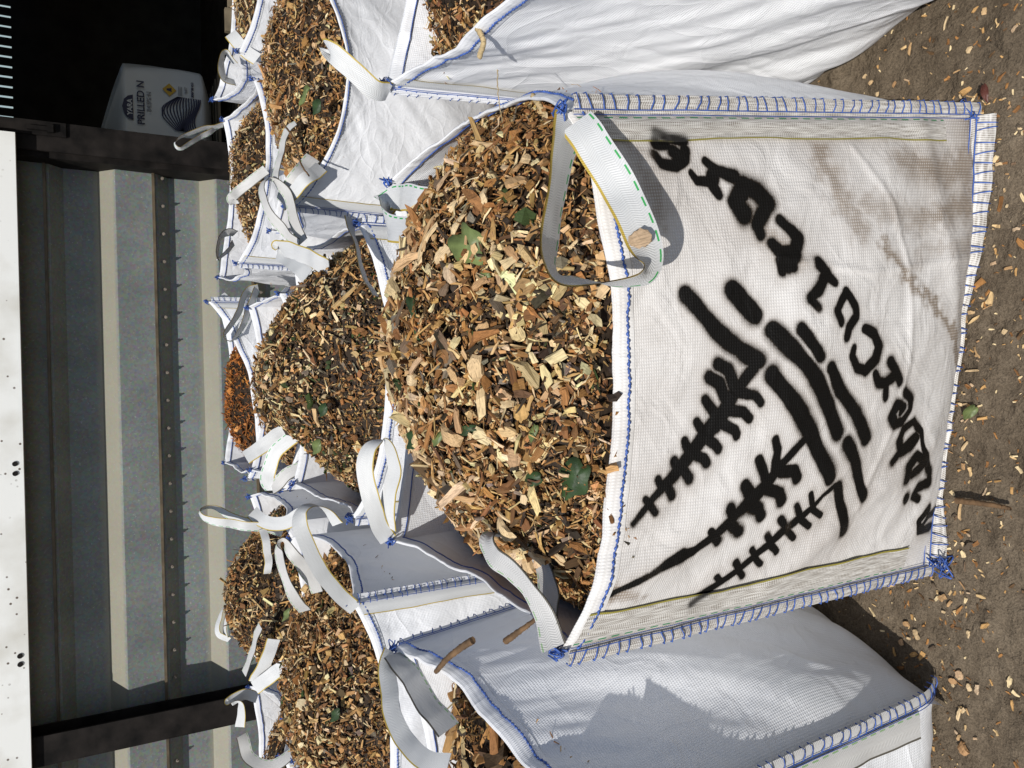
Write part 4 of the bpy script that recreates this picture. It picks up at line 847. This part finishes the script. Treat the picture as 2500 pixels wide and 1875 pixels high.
def put(me, p, nr, lab, group, sc, yaw, kk=0):
    o = bpy.data.objects.new('wood_chip', me); C.objects.link(o); nr = Vector(nr).normalized()
    o.matrix_world = Matrix.Translation(Vector(p)) @ nr.to_track_quat('Z', 'X').to_matrix().to_4x4() @ Matrix.Rotation(yaw, 4, 'Z') @ Matrix.Diagonal((sc, sc, sc, 1))
    return tag(o, lab, 'wood chip', group)
fm_ = HS['main']; a_, b_ = g.uniform(.10, .90, 185), g.uniform(.12, .90, 185); P = fm_(a_, b_); e = 1e-2
nr = np.cross(fm_(a_ + e, b_) - P, fm_(a_, b_ + e) - P); nr /= np.linalg.norm(nr, axis=1)[:, None]
for k in range(185):
    q = nr[k] + g.normal(0, .28, 3); put(CM[ks[k]], P[k] + nr[k] * .010, q, chip_label(k, a_[k], b_[k]), 'large chips on the main heap', g.uniform(.42, .85), g.uniform(0, 6.3), ks[k])
#GROUNDCHIPS
spots = [(2220, 120, .8), (2360, 120, .8), (2395, 25, 1.0), (2105, 185, .6), (2120, 200, .6), (2180, 205, .5), (2305, 55, .6), (2475, 70, .5), (2175, 235, .5), (2340, 235, .5), (2485, 308, .55), (2475, 400, .6), (2460, 425, .4), (2455, 465, .5), (2480, 560, .5), (2400, 245, .5), (2450, 240, .4), (2365, 235, .5), (2210, 195, .5), (2140, 230, .5),
         (2360, 720, .45), (2385, 860, .6), (2370, 905, .8), (2385, 880, .4), (2372, 940, .6), (2450, 810, .6), (2460, 655, .6), (2378, 1000, .5), (2350, 1090, .8), (2355, 1120, .5), (2345, 1140, .6), (2340, 1250, .8), (2325, 1260, .5), (2330, 1265, .7), (2345, 1330, .7), (2360, 1335, .8), (2170, 1430, .7), (2275, 1430, .8), (2300, 1460, 1.0), (2315, 1475, .6), (2300, 1495, .6), (2345, 1430, .5), (2205, 1525, .8), (2235, 1550, 1.0), (2215, 1560, .6), (2195, 1570, .8), (2360, 1550, .9), (2270, 1585, .7), (2335, 1650, .9), (2320, 1665, .7), (2380, 1685, 1.1), (2360, 1680, .6), (2350, 1735, .6), (2340, 1745, .9), (2350, 1830, 1.5), (2375, 1805, .6), (2310, 1385, .5), (2250, 1400, .4)]
for k in range(45):
    py = g.uniform(20, 1860); edge = 2400 - (py - 285) * .105 if 285 < py < 1375 else (2050 + (215 - py) * -1.4 + 300 if py < 285 else 2290 + (py - 1375) * .1)
    spots.append((min(2495, max(2080, edge + abs(g.normal(0, 1)) * 55 - 5)), py, g.uniform(.25, .55)))
for px, py, sc in spots:
    p = at(px, py, Z=0); p[2] = float(ground_z(p[0], p[1])) + .005
    put(CM[g.integers(len(CM))], p, np.array([0, 0, 1]) + g.normal(0, .16, 3), 'small wood chip lying loose on the brown earth ' + ('right of the lettered bag' if py < 285 else ('at the foot of the lettered bag' if py < 1375 else 'before the left bag')), 'chips strewn on the ground', sc * .44, g.uniform(0, 6.3))
# crumbs too small to count
n = 5200; cx, cy = g.uniform(-.95, 1.25, n), g.uniform(.72, 1.5, n); dens = g.random(n)
keep = dens < np.exp(-np.abs(cy - (1.0 - cx * .12)) / .12) * .8 + .10; cx, cy = cx[keep], cy[keep]; n = len(cx)
L = g.lognormal(-4.95, .5, n); col = PAL[g.choice(6, n, p=(.12, .18, .22, .2, .16, .12))]
v, fc, cc, gr = chips(g, np.stack([cx, cy, ground_z(cx, cy) + .002], -1), np.tile([0, 0, 1.], (n, 1)), L, L * g.uniform(.2, .5, n), L * .2, col, np.full(n, .15))
tag(build('wood_crumbs', v, [fc], M['chip'], None, False, None, {'col': cc, 'gr': gr}), 'fine crumbs of wood scattered over the earth before the bags', 'wood crumbs', None, 'stuff')

# ------------------------------------------------------------------ leaves, twigs and odd pieces
def leaf(p, nr, yaw, L, Wd, lobes, m, label, name='leaf', fold=.12):
    V = [(0, 0, 0)]; n = 40
    for k in range(n):
        t = 2 * np.pi * k / n; r = 1 + (.09 * math.cos(5 * t) if lobes else 0) - .25 * math.exp(-((t - np.pi) / .3) ** 2) + (.25 * math.exp(-(min(t, 2 * np.pi - t) / .25) ** 2))
        V.append((L / 2 * r * math.cos(t), Wd / 2 * r * math.sin(t), fold * Wd * abs(math.sin(t)) + .07 * L * math.cos(3 * t + L * 90)))
    V = np.array(V); top = len(V); V2 = np.vstack([V, V - [0, 0, .0012]])
    F3 = [(0, 1 + k, 1 + (k + 1) % n) for k in range(n)] + [(top, top + 1 + (k + 1) % n, top + 1 + k) for k in range(n)]; F4 = [(1 + k, top + 1 + k, top + 1 + (k + 1) % n, 1 + (k + 1) % n) for k in range(n)]
    o = build(name, V2, [np.array(F3), np.array(F4)], m, None, True, None, None, (0, 0, 0)); nr = Vector(nr).normalized()
    o.matrix_world = Matrix.Translation(Vector(p)) @ nr.to_track_quat('Z', 'X').to_matrix().to_4x4() @ Matrix.Rotation(yaw, 4, 'Z')
    a = Acc(); s_ = np.array([(-L * .55, 0, -.002), (-L * .8, .004, -.004), (-L * 1.0, .0, -.01)]); 
    return tag(o, label, 'leaf', 'green leaves on the chips')
def on_main(px, py, lift=.012):
    A, B = np.meshgrid(np.linspace(.02, .98, 120), np.linspace(.02, .98, 120), indexing='ij'); Q = fm_(A, B).reshape(-1, 3)
    dd = Q - np.array([0, 0, CAM_H]); zz = dd @ _F; ex = 1250 - FPX * (dd @ _U) / zz - px; ey = 937.5 - FPX * (dd @ _R) / zz - py; k = int(np.argmin(ex ** 2 + ey ** 2 + zz * 40)); return Q[k] + [0, 0, lift], k
nv = (-.1, -.5, .85)
for px, py, L, Wd, lb_, yaw, m, label in [(1150, 595, .085, .075, True, 2.4, M['leaf'], 'broad light green ivy leaf flat on the main heap below the strap loop'),
    (1408, 1165, .080, .065, True, 1.2, M['dleaf'], 'dark glossy ivy leaf with pale veins low on the main heap'), (1310, 1170, .040, .028, False, .4, M['dleaf'], 'small dark leaf beside the glossy ivy leaf'),
    (1025, 1070, .060, .045, True, .8, M['dleaf'], 'dark pointed leaf high on the left of the main heap'), (1020, 770, .095, .024, False, 1.9, M['dleaf'], 'long narrow green leaf near the crest of the main heap'),
    (1155, 1050, .050, .022, False, .3, M['dleaf'], 'narrow dark leaf in the middle of the main heap'), (1078, 1072, .040, .018, False, 1.0, M['leaf'], 'small narrow leaf near the pointed leaf'), (1195, 678, .025, .020, False, .2, M['leaf'], 'tiny green leaf scrap under the large ivy leaf'), (1315, 1050, .038, .016, False, 1.3, M['leaf'], 'small curled pale green leaf near the front rim')]:
    p, _ = on_main(px, py, .007); leaf(p, nv, yaw, L * .86, Wd * .86, lb_, m, label)
for px, py, Y, L, Wd, m, label in [(775, 1090, 2.36, .055, .035, M['leaf'], 'green leaf on the greenish heap near the strap'), (790, 1000, 2.3, .05, .03, M['dleaf'], 'dark leafy sprig on the front of the greenish heap'), (700, 1500, 2.6, .06, .02, M['leaf'], 'narrow green leaf on the broad brown heap'),
    (820, 1745, 2.4, .06, .03, M['dleaf'], 'dark leaf low on the broad brown heap'), (745, 230, 2.95, .08, .03, M['leaf'], 'long green leaf on the tan heap behind the sagging rim'), (775, 260, 2.9, .06, .045, M['dleaf'], 'round dark leaf on the tan heap behind the sagging rim')]:
    leaf(at(px, py, Y=Y), nv, px % 3, L, Wd, False, m, label)
p = at(2370, 1005, Z=.012); leaf(p, (.1, -.2, 1), .4, .035, .022, False, M['leaf'], 'green leaf scrap on the earth at the foot of the lettered bag')
p = at(2405, 225, Z=.015); o = leaf(p, (.2, -.3, 1), 1.2, .040, .014, False, M['redleaf'], 'dark red dry leaf on the earth right of the lettered bag', fold=.4); o['group'] = 'dry leaves'
def stick(pts, r0, r1, label, m=None, name='twig', cat='twig'):
    P = spline(pts, 40); P = P + .0005 * np.random.default_rng(len(label)).normal(0, 1, P.shape); c = P.mean(0)
    V, F = tube(P, np.linspace(r0, r1, 40), 7); return tag(build(name, V, [F, np.array([list(range(7))[::-1]]), np.array([list(range(39 * 7, 40 * 7))])], m or M['twig'], None, True, None, None, c), label, cat)
stick([at(2335, 1222, Z=.012), at(2390, 1228, Z=.014), at(2440, 1236, Z=.012), at(2468, 1242, Z=.010)], .007, .004, 'dark brown twig on the earth before the lettered bag')
stick([at(1065, 1640, Y=1.72), at(1090, 1610, Y=1.66), at(1120, 1585, Y=1.62), at(1155, 1563, Y=1.58)], .006, .009, 'curled strip of brown bark across the rim of the left bag')
stick([at(1235, 1565, Y=1.32), at(1270, 1540, Y=1.28), at(1310, 1510, Y=1.24)], .007, .004, 'pale brown stick at the left corner of the main heap')
stick([at(1235, 1270, Y=1.3), at(1240, 1200, Y=1.32), at(1220, 1120, Y=1.36), at(1225, 1085, Y=1.37)], .006, .004, 'grey knotted twig low on the main heap')
stick([at(1335, 615, Y=1.14), at(1300, 660, Y=1.17), at(1270, 710, Y=1.21)], .005, .004, 'green brown twig near the front loop on the main heap')
stick([at(690, 300, Y=3.02), at(718, 340, Y=2.96), at(735, 400, Y=2.9), at(755, 430, Y=2.86)], .004, .003, 'thin black twig bending over the sagging bag')
stick([at(1170, 140, Y=1.45), at(1180, 100, Y=1.44), at(1160, 60, Y=1.45)], .006, .006, 'pale straw stalk poking out of the clean bag heap', M['straw'])
stick([at(1215, 170, Y=1.35), at(1216, 230, Y=1.33), at(1232, 330, Y=1.32)], .0012, .0008, 'thin dry grass stalk standing at the right of the main heap', M['straw'])
stick([at(1300, 232, Y=1.2), at(1318, 260, Y=1.19), at(1335, 290, Y=1.18)], .005, .006, 'pale splinter standing at the right corner of the main heap', M['straw'])
o = put(CM[11], at(1562, 583, Y=.885), (-.2, -.85, .5), 'square tan wood chip stuck on the front lifting loop', 'chip on the loop', .62, .4)
